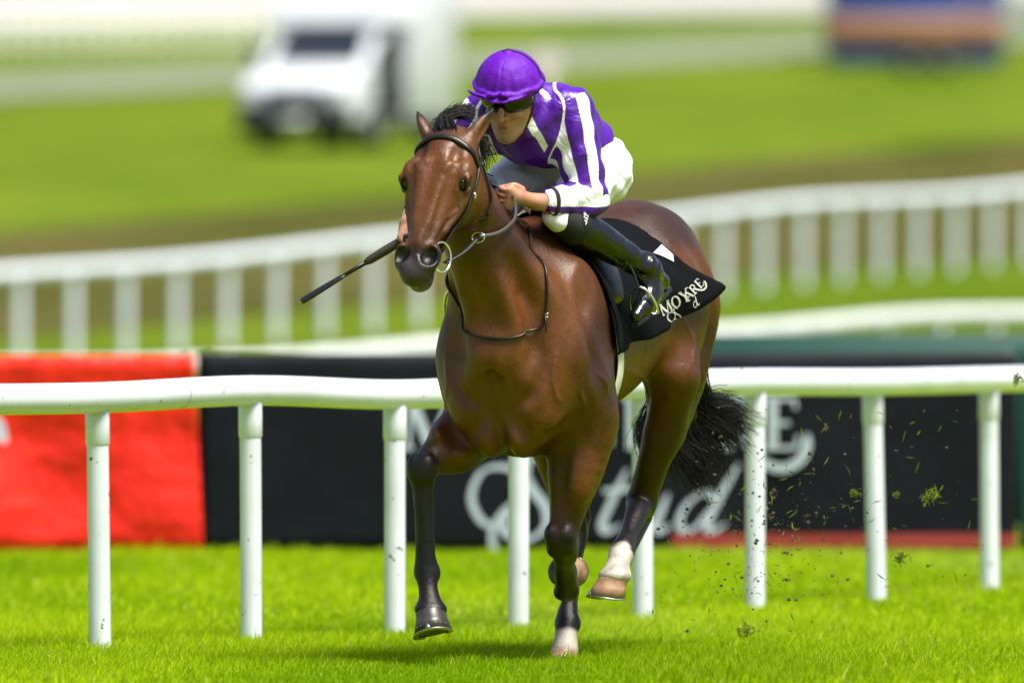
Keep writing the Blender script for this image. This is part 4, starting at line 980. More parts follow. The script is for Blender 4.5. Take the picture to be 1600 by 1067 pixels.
for g in (1, -1):
    mb = MB(); cp = strap(mb, [HP(.02, g * .085, -.085), HP(.075, g * .108, -.05), HP(.15, g * .115, -.045), HP(.25, g * .105, -.05), HP(.35, g * .08, -.055), HP(.45, g * .064, -.048)], .018, .005, off=.005)
    to_parent(mb.build('cheekpiece', M_leather, br), HO)
    mb = MB(); c = HS.proj([HP(.20, g * .11, -.048)], .010)[0]; mb.tube(smooth_pts([c + (0, 0, .012), c + (.008, g * .004, 0), c + (0, 0, -.012), c + (-.008, g * .002, 0)], 5, True), .0025, n=6, closed=True); to_parent(mb.build('buckle', M_bit, br), HO)
    # bit ring
    rc_ = HS.proj([HP(.475, g * .062, -.040)], .012)[0]
    nrm = Lh * g * .8 + Nh * .30; nrm /= np.linalg.norm(nrm); e1 = Dh - nrm * nrm.dot(Dh); e1 /= np.linalg.norm(e1); e2 = np.cross(nrm, e1)
    ring = [rc_ + e1 * (.056 * math.cos(a)) + e2 * (.046 * math.sin(a)) for a in np.linspace(0, 2 * math.pi, 33)[:-1]]
    mb = MB(); mb.tube(ring, .0046, n=8, closed=True)
    mouth = rc_ + e1 * .045 * .9 + nrm * .0
    mb.tube([rc_ - e2 * g * .042 * (1), rc_ - e2 * g * .042 + Nh * .0 - Lh * g * .03], [.010, .008], n=10)
    o = to_parent(mb.build('bit_ring', M_bit, br), HO)
    if g > 0: RINGL = rc_ - Nh * .036 + Dh * .002
    else: RINGR = rc_ - Nh * .036
mb = MB(); strap(mb, [HP(.02, .085, -.085), HP(-.01, .05, -.07), HP(-.02, 0, -.055), HP(-.01, -.05, -.07), HP(.02, -.085, -.085)], .026, .006, off=.004); to_parent(mb.build('headpiece', M_leather, br), HO)
mb = MB(); strap(mb, [HP(.04, .10, -.075), HP(.10, .105, -.125), HP(.17, .085, -.185), HP(.20, .0, -.205), HP(.17, -.085, -.185), HP(.10, -.105, -.125), HP(.04, -.10, -.075)], .013, .005, off=.008); to_parent(mb.build('throat_lash', M_leather, br), HO)

# reins: bit ring -> martingale ring -> hands
HANDL = np.array([.782, .012, 1.682]); HANDR = J(641, 368, .80)
mr_ = J(747, 371, 1.06)
rn = empty('reins', tuple(h2w(HANDL)), HROT); tag(rn, 'black rubber-grip reins running from the bit to the jockey\'s hands', 'reins')
mb = MB(); P = smooth_pts([RINGL, RINGL * .5 + mr_ * .5 + (0, .01, -.004), mr_], 5); mb.tube(P, [.010] * len(P), n=8, flat=.35, up=(0, .3, 1)); to_parent(mb.build('rein_strap', M_leather, rn), HANDL)
mb = MB(); P = smooth_pts([mr_, J(780, 364, 1.0), J(803, 345, .92), J(806, 322, .86), J(800, 300, .78), HANDL + (.01, .02, .0)], 6); mb.tube(P, [.0085] * len(P), n=8, flat=.45, up=(.3, .9, .2)); to_parent(mb.build('rein_strap', M_rubber, rn), HANDL)
mb = MB(); P = smooth_pts([RINGR, (1.12, -.24, 1.46), (.98, -.31, 1.53), HANDR], 6); mb.tube(P, [.0085] * len(P), n=8, flat=.45, up=(.3, .9, .2)); to_parent(mb.build('rein_strap', M_rubber, rn), HANDL)
mb = MB(); P = smooth_pts([HANDL + (-.02, .02, -.01), J(800, 305, .70), J(818, 322, .66), J(828, 333, .63)], 6); mb.tube(P, [.014] * len(P), n=8, flat=.3, up=(.2, .8, .6)); to_parent(mb.build('rein_end', M_brown, rn), HANDL)
mb = MB(); mb.tube([mr_ + np.array([.0, .006 * math.cos(a), 0]) + np.array([-.35, .93, 0]) * 0 + np.array([0.35, 0.93, 0]) * .022 * math.cos(a) + np.array([0, 0, 1]) * .018 * math.sin(a) for a in np.linspace(0, 2 * math.pi, 21)[:-1]], .0028, n=6, closed=True); to_parent(mb.build('martingale_ring', M_bit, rn), HANDL)

# loose neck strap
ns0 = np.array([.62, .12, 1.60])
nsr = empty('neck_strap', tuple(h2w(ns0)), HROT); tag(nsr, 'thin black neck strap looping across the horse\'s chest', 'strap')
mb = MB(); strap(mb, [J(834, 345, .66), J(850, 395, .78), J(862, 440, .86), J(864, 495, .90), J(845, 517, .92), J(800, 528, .95), J(745, 525, .95), J(712, 512, .93), J(697, 480, .90), J(694, 450, .86), J(700, 420, .80)], .010, .006, off=.006, n=6)
to_parent(mb.build('strap', M_leather, nsr), ns0)
c = HS.proj([J(865, 492, .90)], .012)[0]
mb = MB(); mb.tube([c, c + (0, .004, -.035), c + (.004, .004, -.062)], [.004, .004, .002], n=6); to_parent(mb.build('loose_end', M_leather, nsr), ns0)
mb = MB(); mb.tube([c + (-.006, -.012, .003), c + (.002, .012, .008)], .003, n=6); mb.tube([c + (-.006, -.010, -.006), c + (.002, .012, -.004)], .003, n=6); to_parent(mb.build('buckle', M_bit, nsr), ns0)

# saddle cloth: laid over the back, sampled from the horse's own surface
scl0 = np.array([.1, 0, 1.60])
scr = empty('saddle_cloth', tuple(h2w(scl0)), HROT); tag(scr, 'black saddle cloth with silver lettering, its rear corner lifting in the wind', 'saddle cloth')
CZ = 1.24
def skin_r(xf, phi):
    """distance from (xf,0,CZ) to the horse's skin at angle phi from straight up (positive to the left)"""
    d = np.array([0, math.sin(phi), math.cos(phi)]); q = np.arange(.10, .60, .004)
    f_ = HS.sample(np.array([xf, 0, CZ]) + q[:, None] * d); k = np.argmax(f_ > 0)
    return q[k] - f_[k] * .5 if f_[k] < .05 else q[k]
NS, NT = 44, 36
# corners in (xf, phi degrees) for the left side
def cloth_uv(s_, t_):
    xt = .50 - .70 * s_; xb = .455 - .93 * s_
    pb = R(112 - 4 * s_ - 34 * s_ ** 1.6)
    f_ = (1 - s_) * t_ ** 1.1 + s_ * (.42 * t_ + .58 * t_ ** 8); return xt + (xb - xt) * f_, pb * t_
rad = np.zeros((NS + 1, NT + 1)); side_v = {}
cl_pts = {}
for sg in (1, -1):
    Rr = np.zeros((NS + 1, NT + 1)); XX = np.zeros_like(Rr); PH = np.zeros_like(Rr)
    for i in range(NS + 1):
        for j in range(NT + 1): x, ph = cloth_uv(i / NS, j / NT); XX[i, j], PH[i, j] = x, ph; Rr[i, j] = skin_r(x, sg * ph)
    for _ in range(6):
        q = Rr.copy(); q[1:-1, 1:-1] = (Rr[1:-1, 1:-1] * 2 + Rr[:-2, 1:-1] + Rr[2:, 1:-1] + Rr[1:-1, :-2] + Rr[1:-1, 2:]) / 6; Rr = np.maximum(q, Rr - .004)
    out_ = np.zeros((NS + 1, NT + 1, 3))
    for i in range(NS + 1):
        for j in range(NT + 1):
            s_, t_ = i / NS, j / NT
            lift = .014 + .008 * math.sin(s_ * 9 + t_ * 3) * t_ + .010 * t_ * math.sin(14 * s_ - 7 * t_ + 1) * max(0, s_ - .25) + .006 * t_ * math.sin(31 * s_ + 9 * t_)
            fl = max(0, s_ - .62) / .38; fl2 = max(0, t_ - .45) / .55
            lift += .05 * fl ** 1.2 * fl2 ** 1.1 + .020 * fl2 * math.sin(s_ * 17) * (.4 + fl)
            lift += .012 * max(0, t_ - .7) / .3
            r_ = Rr[i, j] + lift; ph = PH[i, j] - .04 * fl ** 1.5 * fl2 ** 1.5
            x_ = XX[i, j] - .05 * fl * fl2
            out_[i, j] = (x_, sg * r_ * math.sin(ph), CZ + r_ * math.cos(ph))
    cl_pts[sg] = out_
allp = np.concatenate([cl_pts[-1][:, ::-1][:, :-1], cl_pts[1]], axis=1); NW = allp.shape[1]
f = [(i * NW + j, (i + 1) * NW + j, (i + 1) * NW + j + 1, i * NW + j + 1) for i in range(NS) for j in range(NW - 1)]
o = mesh_from('cloth', allp.reshape(-1, 3), f, M_cloth, scr); to_parent(o, scl0)
sm = o.modifiers.new('thick', 'SOLIDIFY'); sm.thickness = .006; sm.offset = 0
CL = cl_pts[1]
du = np.gradient(CL, axis=0); dv = np.gradient(CL, axis=1); CN = np.cross(dv, du); CN /= np.linalg.norm(CN, axis=2)[..., None]
if CN[NS // 2, NT // 2, 1] < 0: CN = -CN
def on_cloth(s_, t_, lift):
    q = np.clip(s_, 0, .999) * NS; r_ = np.clip(t_, 0, .999) * NT; i, j = int(q), int(r_); a, b_ = q - i, r_ - j
    bl = lambda A: A[i, j] * (1 - a) * (1 - b_) + A[i + 1, j] * a * (1 - b_) + A[i, j + 1] * (1 - a) * b_ + A[i + 1, j + 1] * a * b_
    return bl(CL) + bl(CN) * (.004 + lift)
# find cloth parameters for photograph pixels
grid_px = np.array([[hpx(CL[i, j]) for j in range(NT + 1)] for i in range(NS + 1)])
def cloth_at(u, v):
    d = (grid_px[..., 0] - u) ** 2 + (grid_px[..., 1] - v) ** 2; i, j = np.unravel_index(np.argmin(d), d.shape)
    i = min(max(i, 1), NS - 1); j = min(max(j, 1), NT - 1)
    A_ = np.array([(grid_px[i + 1, j] - grid_px[i - 1, j]) / 2, (grid_px[i, j + 1] - grid_px[i, j - 1]) / 2]).T
    try: e = np.linalg.solve(A_, np.array([u, v]) - grid_px[i, j])
    except Exception: e = np.zeros(2)
    e = np.clip(e, -1.5, 1.5); return (i + e[0]) / NS, (j + e[1]) / NT
def cloth_text(txt, u0, v0, size, ang, name, slant=0.0, track=.06):
    st_, xe = text_strokes(txt, 0, 0, 1.0, track=track, slant=slant); ca, sa = math.cos(R(ang)), math.sin(R(ang))
    def fn(x, y, lift):
        u = u0 + (x * ca + y * sa * -1 * -1 * 0 - y * (-sa) * 0) * size + (y * -sa * -1 * 0) ; 
        u = u0 + size * (x * ca - y * sa); v = v0 - size * (x * sa + y * ca)
        s_, t_ = cloth_at(u, v); return on_cloth(s_, t_, lift)
    o = stroke_mesh(st_, fn, name, M_silver, scr, depth=.0004); to_parent(o, scl0)
# girth
gi = empty('girth', tuple(h2w((.40, 0, .78))), HROT); tag(gi, 'pale webbing girth under the horse\'s belly below the saddle cloth', 'girth')
P = []
for a in np.linspace(R(75), R(285), 50): d = np.array([0, math.sin(a), math.cos(a)]); P.append(np.array([.385 + .05 * math.cos(a) * -1 * 0, 0, CZ]) + d * (skin_r(.385, a) + .006))
P = [p + np.array([-.03 + .06 * (1.24 - p[2]), 0, 0]) for p in P]; P = list(HS.proj(np.array(P), .006))
mb = MB(); mb.tube(P, [.034] * len(P), n=10, flat=.12, up=[np.array([0, p[1], p[2] - CZ]) for p in P]); to_parent(mb.build('webbing', M_girth, gi), (.40, 0, .78))

# saddle: a small black racing saddle under the jockey
sa0 = np.array([.2, 0, 1.62])
sad = empty('saddle', tuple(h2w(sa0)), HROT); tag(sad, 'small black racing saddle under the crouching jockey', 'saddle')
SS = SDF((-.12, -.34, 1.2), (.62, .34, 1.80), .008)
tz = lambda x: 1.24 + skin_r(x, 0)
SS.chain([(-.02, 0, tz(-.02) + .05), (.08, 0, tz(.08) + .012), (.22, 0, tz(.22) + .005), (.36, 0, tz(.36) + .03)], [.05, .045, .045, .04], k=.02)
for g in (-1, 1):
    for q in np.linspace(.1, 1.25, 14):
        r_ = skin_r(.30, g * q) + .02; SS.ell((.27 + .06 * q, g * r_ * math.sin(q), CZ + r_ * math.cos(q)), (.15 - .04 * q, .02, .03), k=.03, axes=[(1, 0, 0), (0, math.sin(q), g * math.cos(q)), (0, g * math.cos(q), -math.sin(q))])
V_, F_ = SS.mesh(); o = mesh_from('seat', V_, F_, M_leather, sad); to_parent(o, sa0)
FOOTL = dict(heel=np.array([.185, .372, 1.372]), toe=np.array([.40, .350, 1.255]), ankle=np.array([.265, .345, 1.425]))
for g in (1, -1):
    G_ = np.array([1, g, 1.0]); tr_ = (FOOTL['heel'] * .38 + FOOTL['toe'] * .62) * G_ + (0, 0, -.035)
    fd = (FOOTL['toe'] - FOOTL['heel']) * G_; fd /= np.linalg.norm(fd); sdv = np.cross(fd, (0, 0, 1)); sdv /= np.linalg.norm(sdv); upv = np.cross(sdv, fd)
    mb = MB(); pts = [tr_ + sdv * .052 * math.cos(a) + upv * (.0 + .105 * max(0, math.sin(a)) ** .9) for a in np.linspace(0, math.pi, 17)]; mb.tube(pts, .0055, n=8); mb.tube([pts[0], pts[0] * .5 + pts[-1] * .5 - upv * .004, pts[-1]], [.006, .014, .006], n=8, flat=.4, up=upv)
    to_parent(mb.build('stirrup_iron', M_bit, sad), sa0)
    top_ = np.array([.36, g * .24, 1.52]); mb = MB(); strp = smooth_pts([top_, top_ * .5 + pts[8] * .5 + (0, g * .02, 0), pts[8]], 5); mb.tube(strp, [.010] * len(strp), n=6, flat=.3, up=(0, 1, 0)); to_parent(mb.build('stirrup_leather', M_leather, sad), sa0)
cloth_text('MOY', 1035, 494, 17.5, 33, 'lettering', slant=.15)
cloth_text('ARE', 1075, 471, 14.5, 48, 'lettering', slant=.05, track=.02)
cloth_text('S', 1046, 508, 15.5, 27, 'script_lettering')
cloth_text('d', 1084, 482, 12.5, 42, 'script_lettering', slant=.2)
q = [(.88, .50), (.985, .50), (.985, .62), (.95, .66)]
M_patch = mat('number_patch_white', (.62, .64, .66), rough=.8)
pv = []
for i in range(7):
    for j in range(7):
        a, b_ = i / 6, j / 6; w4 = ((1 - a) * (1 - b_), a * (1 - b_), a * b_, (1 - a) * b_); pv.append(on_cloth(sum(w_ * c_[0] for w_, c_ in zip(w4, q)), sum(w_ * c_[1] for w_, c_ in zip(w4, q)), .004))
o = mesh_from('number_patch', pv, [(i * 7 + j, (i + 1) * 7 + j, (i + 1) * 7 + j + 1, i * 7 + j + 1) for i in range(6) for j in range(6)], M_patch, scr); to_parent(o, scl0)
# ================================================================== THE JOCKEY
jk0 = np.array([.2, 0, 1.66])
jk = empty('person', tuple(h2w(jk0)), HROT); tag(jk, 'jockey in purple and white silks crouched over the galloping horse\'s neck', 'person')
JL = dict(sh=np.array([.49, .135, 1.975]), el=np.array([.50, .205, 1.668]), wr=np.array([.69, .085, 1.66]), hip=np.array([.17, .125, 1.775]), kn=J(868, 335, .60), an=FOOTL['ankle'])
JR = dict(sh=np.array([.56, -.165, 1.96]), el=np.array([.60, -.335, 1.71]), wr=np.array([.775, -.375, 1.585]), hip=np.array([.17, -.125, 1.775]), kn=np.array([.62, -.175, 1.60]), an=FOOTL['ankle'] * (1, -1, 1))
hc = np.array([.715, -.014, 2.035])                                  # skull centre
pj = R(22); yj = R(5)
fx = np.array([math.cos(pj) * math.cos(yj), math.cos(pj) * math.sin(yj), -math.sin(pj)]); fy = np.array([-math.sin(yj), math.cos(yj), 0]); fz = np.cross(fx, fy)
rl = R(-4); fy, fz = fy * math.cos(rl) + fz * math.sin(rl), fz * math.cos(rl) - fy * math.sin(rl)
def FP(x, y, z): return hc + fx * x + fy * y + fz * z
torso = [np.array([.015, 0, 1.785]), np.array([.25, 0, 1.895]), np.array([.42, -.005, 1.955]), np.array([.54, -.01, 1.965]), np.array([.62, -.012, 1.965])]

# ---- body (skin): one continuous figure
B = SDF((-.05, -.55, 1.15), (1.0, .50, 2.28), .0048)
B.dors = np.array([0, 0, 1.0])
B.loft(torso, (0, 1, 0), [.125, .125, .145, .14, .07], [.09, .09, .095, .085, .06], [.09, .09, .11, .10, .06], k=.03, cap=.05)
B.chain([torso[3] + (.04, 0, .01), FP(-.06, 0, -.10), FP(-.01, 0, -.06)], [.065, .056, .055], k=.04)
for D_ in (JL, JR):
    B.chain([D_['sh'], (D_['sh'] + D_['el']) / 2, D_['el']], [.052, .047, .038], k=.05)
    B.chain([D_['el'], D_['el'] * .6 + D_['wr'] * .4, D_['wr']], [.040, .040, .027], k=.03)
    B.chain([D_['hip'], (D_['hip'] + D_['kn']) / 2, D_['kn']], [.075, .058, .036], k=.06)
    B.chain([D_['kn'], D_['kn'] * .6 + D_['an'] * .4, D_['an']], [.036, .042, .030], k=.03)
    hl_, to_ = FOOTL['heel'].copy(), FOOTL['toe'].copy()
    if D_ is JR: hl_ *= (1, -1, 1); to_ *= (1, -1, 1)
    B.chain([D_['an'], hl_ * .5 + to_ * .5 + (0, 0, .015), hl_ * .15 + to_ * .85], [.030, .026, .014], k=.03)
# head
B.ell(FP(-.01, 0, .02), (.098, .078, .105), k=.02, axes=[fx, fy, fz])
B.ell(FP(.035, 0, -.065), (.055, .053, .075), k=.03, axes=[fx, fy, fz])
B.ell(FP(.062, 0, -.130), (.026, .024, .022), k=.03, axes=[fx, fy, fz])                 # chin
for g in (-1, 1):
    B.chain([FP(-.005, g * .062, -.055), FP(.012, g * .046, -.105), FP(.048, g * .018, -.132)], [.018, .016, .015], k=.03)   # jaw
    B.ell(FP(.062, g * .045, -.040), (.025, .024, .020), k=.025, axes=[fx, fy, fz])      # cheekbone
    B.ell(FP(.082, g * .033, .002), (.016, .018, .013), k=.014, op='-', axes=[fx, fy, fz])
    B.ell(FP(.074, g * .033, .002), (.014, .015, .012), k=.008, axes=[fx, fy, fz])       # lids
    B.ell(FP(-.012, g * .080, -.012), (.020, .010, .032), k=.012, axes=[fx, fy, fz])     # ear
    B.ell(FP(-.006, g * .088, -.012), (.010, .006, .018), k=.006, op='-', axes=[fx, fy, fz])
B.chain([FP(.084, 0, .012), FP(.106, 0, -.020), FP(.120, 0, -.042)], [.010, .011, .013], k=.014)     # nose
for g in (-1, 1): B.ell(FP(.098, g * .013, -.046), (.012, .009, .009), k=.010, axes=[fx, fy, fz])
B.ell(FP(.084, 0, -.078), (.016, .026, .007), k=.012, axes=[fx, fy, fz]); B.ell(FP(.082, 0, -.093), (.015, .022, .008), k=.012, axes=[fx, fy, fz])
B.ell(FP(.099, 0, -.0855), (.010, .022, .0035), k=.006, op='-', axes=[fx, fy, fz])
for g in (-1, 1):
    B.chain([FP(.100, g * .018, -.050), FP(.090, g * .030, -.072), FP(.078, g * .032, -.092)], [.002, .0025, .002], k=.012, op='-')
    B.ell(FP(.062, g * .052, -.078), (.022, .012, .022), k=.02, op='-', axes=[fx, fy, fz])
B.ell(FP(.096, 0, -.064), (.006, .005, .010), k=.008, op='-', axes=[fx, fy, fz])
# hands: palm, four fingers, thumb
def hand(D_, grip, axis_dir, back_dir, side):
    """grip = centre of the thing held; axis_dir = along the held strap or handle, back_dir = from wrist to knuckles"""
    ax = np.array(axis_dir, float); ax /= np.linalg.norm(ax); fw = np.array(back_dir, float); fw -= ax * ax.dot(fw); fw /= np.linalg.norm(fw); nn = np.cross(ax, fw) * side
    kn_ = [grip + fw * .020 + ax * (o_ - .003) + nn * .018 for o_ in (.031, .0105, -.0105, -.0295)]
    pc = grip - fw * .030 + nn * .018
    B.chain([D_['wr'], D_['wr'] * .4 + pc * .6, pc], [.026, .027, .028], k=.02)
    for q_ in kn_: B.cone(pc + (q_ - pc) * .2, q_, .020, .0145, k=.012)
    for i, q_ in enumerate(kn_):
        L_ = (.95, 1.05, 1.0, .82)[i]
        p1 = q_ + (fw * .020 - nn * .014) * L_; p2 = p1 + (-nn * .024 - fw * .010) * L_; p3 = p2 + (-fw * .020 + nn * .004) * L_
        B.chain([q_, p1, p2, p3], [.0098, .0090, .0082, .0070], k=.002, n=3)
    th = pc + ax * .026
    B.chain([th - fw * .01, th + fw * .018 + ax * .014 - nn * .012, th + fw * .040 - nn * .026 + ax * .004], [.015, .0115, .0095], k=.012, n=3)
hand(JL, HANDL, (.2, .25, .94), (.9, -.45, .0), 1)
hand(JR, HANDR, (-.35, .85, .70), (.85, -.1, -.45), -1)
V_, F_ = B.mesh()
skin = np.array([.40, .19, .12]); red = np.array([.36, .115, .08]); cs = np.tile(skin, (len(V_), 1))
lp = np.exp(-(((V_ - FP(.092, 0, -.086)) @ fz / .012) ** 2 + ((V_ - FP(.092, 0, -.086)) @ fy / .026) ** 2)) * ((V_ - hc) @ fx > .07)
cs = mix(cs, np.broadcast_to(np.array([.30, .085, .07]), cs.shape), np.clip(lp * .9, 0, 1))
ck = np.exp(-(np.linalg.norm(V_ - FP(.07, .045, -.055), axis=1) / .03) ** 2) + np.exp(-(np.linalg.norm(V_ - FP(.07, -.045, -.055), axis=1) / .03) ** 2) + np.exp(-(np.linalg.norm(V_ - FP(.11, 0, -.04), axis=1) / .02) ** 2)
cs = mix(cs, np.broadcast_to(red, cs.shape), np.clip(ck * .55, 0, 1))
bd_ = sstep(-.065, -.10, (V_ - hc) @ fz) * ((V_ - hc) @ fz > -.16) * (V_[:, 0] > .66)
cs = mix(cs, np.broadcast_to(np.array([.30, .165, .12]), cs.shape), bd_ * .6)
cs *= (1 + .08 * vnoise(V_, 120, 8))[:, None]
M_skin, t, b = new_mat('skin')
a_ = t.nodes.new('ShaderNodeAttribute'); a_.attribute_name = 'skin'; t.links.new(a_.outputs['Color'], b.inputs['Base Color'])
b.inputs['Roughness'].default_value = .48; b.inputs['Subsurface Weight'].default_value = .12; b.inputs['Subsurface Radius'].default_value = (.01, .004, .002)
o = mesh_from('body', V_, F_, M_skin, jk); set_col(o, 'skin', np.clip(cs, 0, 1)); to_parent(o, jk0)

# ---- fabric materials
def two_tone(name, c0, c1, attr='white', rough=.42, spec=.45, bump=.3, bscale=9, sheen=.0):
    m, t, b = new_mat(name)
    a_ = t.nodes.new('ShaderNodeAttribute'); a_.attribute_name = attr
    st_ = t.nodes.new('ShaderNodeMapRange'); st_.inputs[1].default_value = -.0012; st_.inputs[2].default_value = .0012; t.links.new(a_.outputs['Fac'], st_.inputs[0])
    mx = t.nodes.new('ShaderNodeMix'); mx.data_type = 'RGBA'; mx.inputs[6].default_value = (*c0, 1); mx.inputs[7].default_value = (*c1, 1); t.links.new(st_.outputs[0], mx.inputs[0]); t.links.new(mx.outputs[2], b.inputs['Base Color'])
    b.inputs['Roughness'].default_value = rough; b.inputs['Specular IOR Level'].default_value = spec; b.inputs['Sheen Weight'].default_value = sheen
    tc = t.nodes.new('ShaderNodeTexCoord'); n = t.nodes.new('ShaderNodeTexNoise'); n.inputs['Scale'].default_value = bscale; n.inputs['Detail'].default_value = 3; n.inputs['Distortion'].default_value = 1.2
    t.links.new(tc.outputs['Object'], n.inputs['Vector']); bp = t.nodes.new('ShaderNodeBump'); bp.inputs['Strength'].default_value = bump; bp.inputs['Distance'].default_value = .02
    t.links.new(n.outputs['Fac'], bp.inputs['Height']); t.links.new(bp.outputs[0], b.inputs['Normal'])
    return m
PURPLE = (.066, .0012, .27); WHITE = (.80, .80, .83)
M_silk = two_tone('purple_white_silk', PURPLE, WHITE, bump=.6, bscale=13)
M_breech = mat('white_breeches', (.80, .80, .86), rough=.6, spec=.3, bump=.3, bscale=14, bdist=.02)
M_boot = mat('black_patent_boot', (.004, .004, .005), rough=.20, spec=.45, coat=.25, bump=.45, bscale=13, bdist=.03)
M_sock = mat('black_boot_cuff', (.008, .008, .009), rough=.8)
M_cap = mat('purple_cap_silk', (.098, .002, .34), rough=.58, spec=.25, bump=.45, bscale=12, bdist=.03)
M_helmet = mat('black_helmet_shell', (.012, .012, .013), rough=.35)
M_goggle = mat('goggle_lens', (.004, .004, .005), rough=.08, spec=.35)
M_gold = mat('goggle_yellow', (.55, .33, .02), rough=.5)

# ---- silks
K = SDF((-.03, -.52, 1.52), (.86, .46, 2.26), .0052); K.dors = np.array([0, 0, 1.0])
K.loft(torso, (0, 1, 0), [.180, .180, .180, .168, .085], [.155, .142, .135, .118, .085], [.09, .12, .165, .165, .09], k=.03, cap=.045)
for D_ in (JL, JR):
    mid = (D_['sh'] + D_['el']) / 2
    K.chain([D_['sh'] + (0, 0, .01), mid + (-.005, .004 * np.sign(D_['sh'][1]), 0), D_['el'] + (-.008, 0, .01)], [.088, .080, .066], k=.06)
    K.chain([D_['el'] + (-.008, 0, .004), D_['el'] * .5 + D_['wr'] * .5, D_['wr'] * .88 + D_['el'] * .12], [.066, .056, .041], k=.03)
    e = D_['wr'] - D_['el']; e /= np.linalg.norm(e)
K.chain([torso[3] + (.02, 0, .03), torso[4] + (.03, 0, .03)], [.09, .078], k=.04)
# cloth wrinkles, cut through the field
sl = (slice(None),) * 3
Xg, Yg, Zg = K.ax[0][:, None, None], K.ax[1][None, :, None], K.ax[2][None, None, :]
wr_ = (np.sin(34 * Xg + 20 * Zg + 3 * np.sin(22 * Yg)) + .8 * np.sin(52 * Zg - 30 * Yg + 2 * np.sin(31 * Xg)) + .6 * np.sin(70 * Yg + 45 * Xg + 25 * Zg))
K.f += (.0040 * wr_).astype(np.float32)
for D_ in (JL, JR):       # folds round the elbow and across the sleeve
    for c_, am, fr in ((D_['el'], .006, 95), (D_['sh'] * .5 + D_['el'] * .5, .004, 80)):
        e = D_['el'] - D_['sh']; e /= np.linalg.norm(e)
        dd = np.sqrt((Xg - c_[0]) ** 2 + (Yg - c_[1]) ** 2 + (Zg - c_[2]) ** 2); ph = ((Xg - c_[0]) * e[0] + (Yg - c_[1]) * e[1] + (Zg - c_[2]) * e[2])
        K.f += (am * np.exp(-(dd / .09) ** 2) * np.sin(fr * ph + 26 * Yg)).astype(np.float32)
    e = D_['wr'] - D_['el']; e /= np.linalg.norm(e); p_ = D_['wr'] - e * .028
    dd = (Xg - p_[0]) * e[0] + (Yg - p_[1]) * e[1] + (Zg - p_[2]) * e[2]
    rr_ = np.sqrt((Xg - p_[0]) ** 2 + (Yg - p_[1]) ** 2 + (Zg - p_[2]) ** 2)
    K.f = np.where(rr_ < .13, np.maximum(K.f, dd), K.f).astype(np.float32)
V_, F_ = K.mesh()
wf = np.full(len(V_), -.03)
dT, tT = polyline_near(V_, torso)
for D_ in (JL, JR):
    g = np.sign(D_['sh'][1]); A_ = [D_['sh'] + np.array([0, -.02 * g, .03]), D_['sh'], D_['el'], D_['wr']]; dA, tA = polyline_near(V_, A_)
    on = (dA < .125) & (tA > .12) & (dA - .085 < dT - .15)
    # angle round the arm
    ang = np.zeros(len(V_))
    for (p_, q_, lo_, hi_) in ((A_[1], A_[2], 0, 2), (A_[2], A_[3], 2, 9)):
        e = q_ - p_; e /= np.linalg.norm(e); r0 = np.array([1, .2 * g, .15]) if lo_ == 0 else np.array([.1, .4 * g, 1.0]); r0 = r0 - e * e.dot(r0); r0 /= np.linalg.norm(r0); r1 = np.cross(e, r0) * g
        rel = V_ - p_; mk = (tA >= lo_) & (tA < hi_); ang[mk] = np.arctan2(rel[mk] @ r1, rel[mk] @ r0)
    up_ = tA < 2
    per = np.where(up_, 2 * np.pi / 5, np.pi * 2 / 2.0); fr = np.mod((ang + np.where(up_, .18, 2.35)) / per, 1)
    stripe = (np.where(up_, .225, .26) - np.abs(fr - .5)) * per * .065
    stripe = np.maximum(stripe, .008 - np.abs(tA - .16) * .2)
    wf = np.where(on, stripe, wf); seam = .0055 - np.abs((dA - .085) - (dT - .15)); seam[(dA > .16) | (tA > 1.6)] = -1; wf = np.maximum(wf, seam)
off_arm = wf <= -.03
x, y, z = V_.T
# white seams on the body: centre front, shoulder yoke, side panels, hem
bodyw = np.maximum.reduce([.013 - np.abs(y - .045 - .30 * (1.95 - z)) - 10 * (z > 2.0) - 10 * (x < .3), .012 - np.abs((x - .60) + .25 * np.abs(y)) - 10 * (z < 1.93), .018 - np.abs(tT - .15) * .09])
wf = np.where(off_arm, bodyw, wf)
o = mesh_from('silks', V_, F_, M_silk, jk); set_float(o, 'white', wf); to_parent(o, jk0)
# elastic bands at the cuffs
for D_ in (JL, JR):
    e = D_['wr'] - D_['el']; e /= np.linalg.norm(e); p_ = D_['wr'] - e * .062; u_ = np.cross(e, (0, 0, 1)); u_ /= np.linalg.norm(u_); w_ = np.cross(e, u_)
    mb = MB(); cpt = [K.proj([p_ + (u_ * math.cos(a) + w_ * math.sin(a)) * .05], .001)[0] for a in np.linspace(0, 2 * math.pi, 25)[:-1]]
    mb.tube(cpt, [.0085] * 24, n=8, closed=True, flat=.35, up=[q - p_ for q in cpt]); to_parent(mb.build('cuff_band', M_sock, jk), jk0)

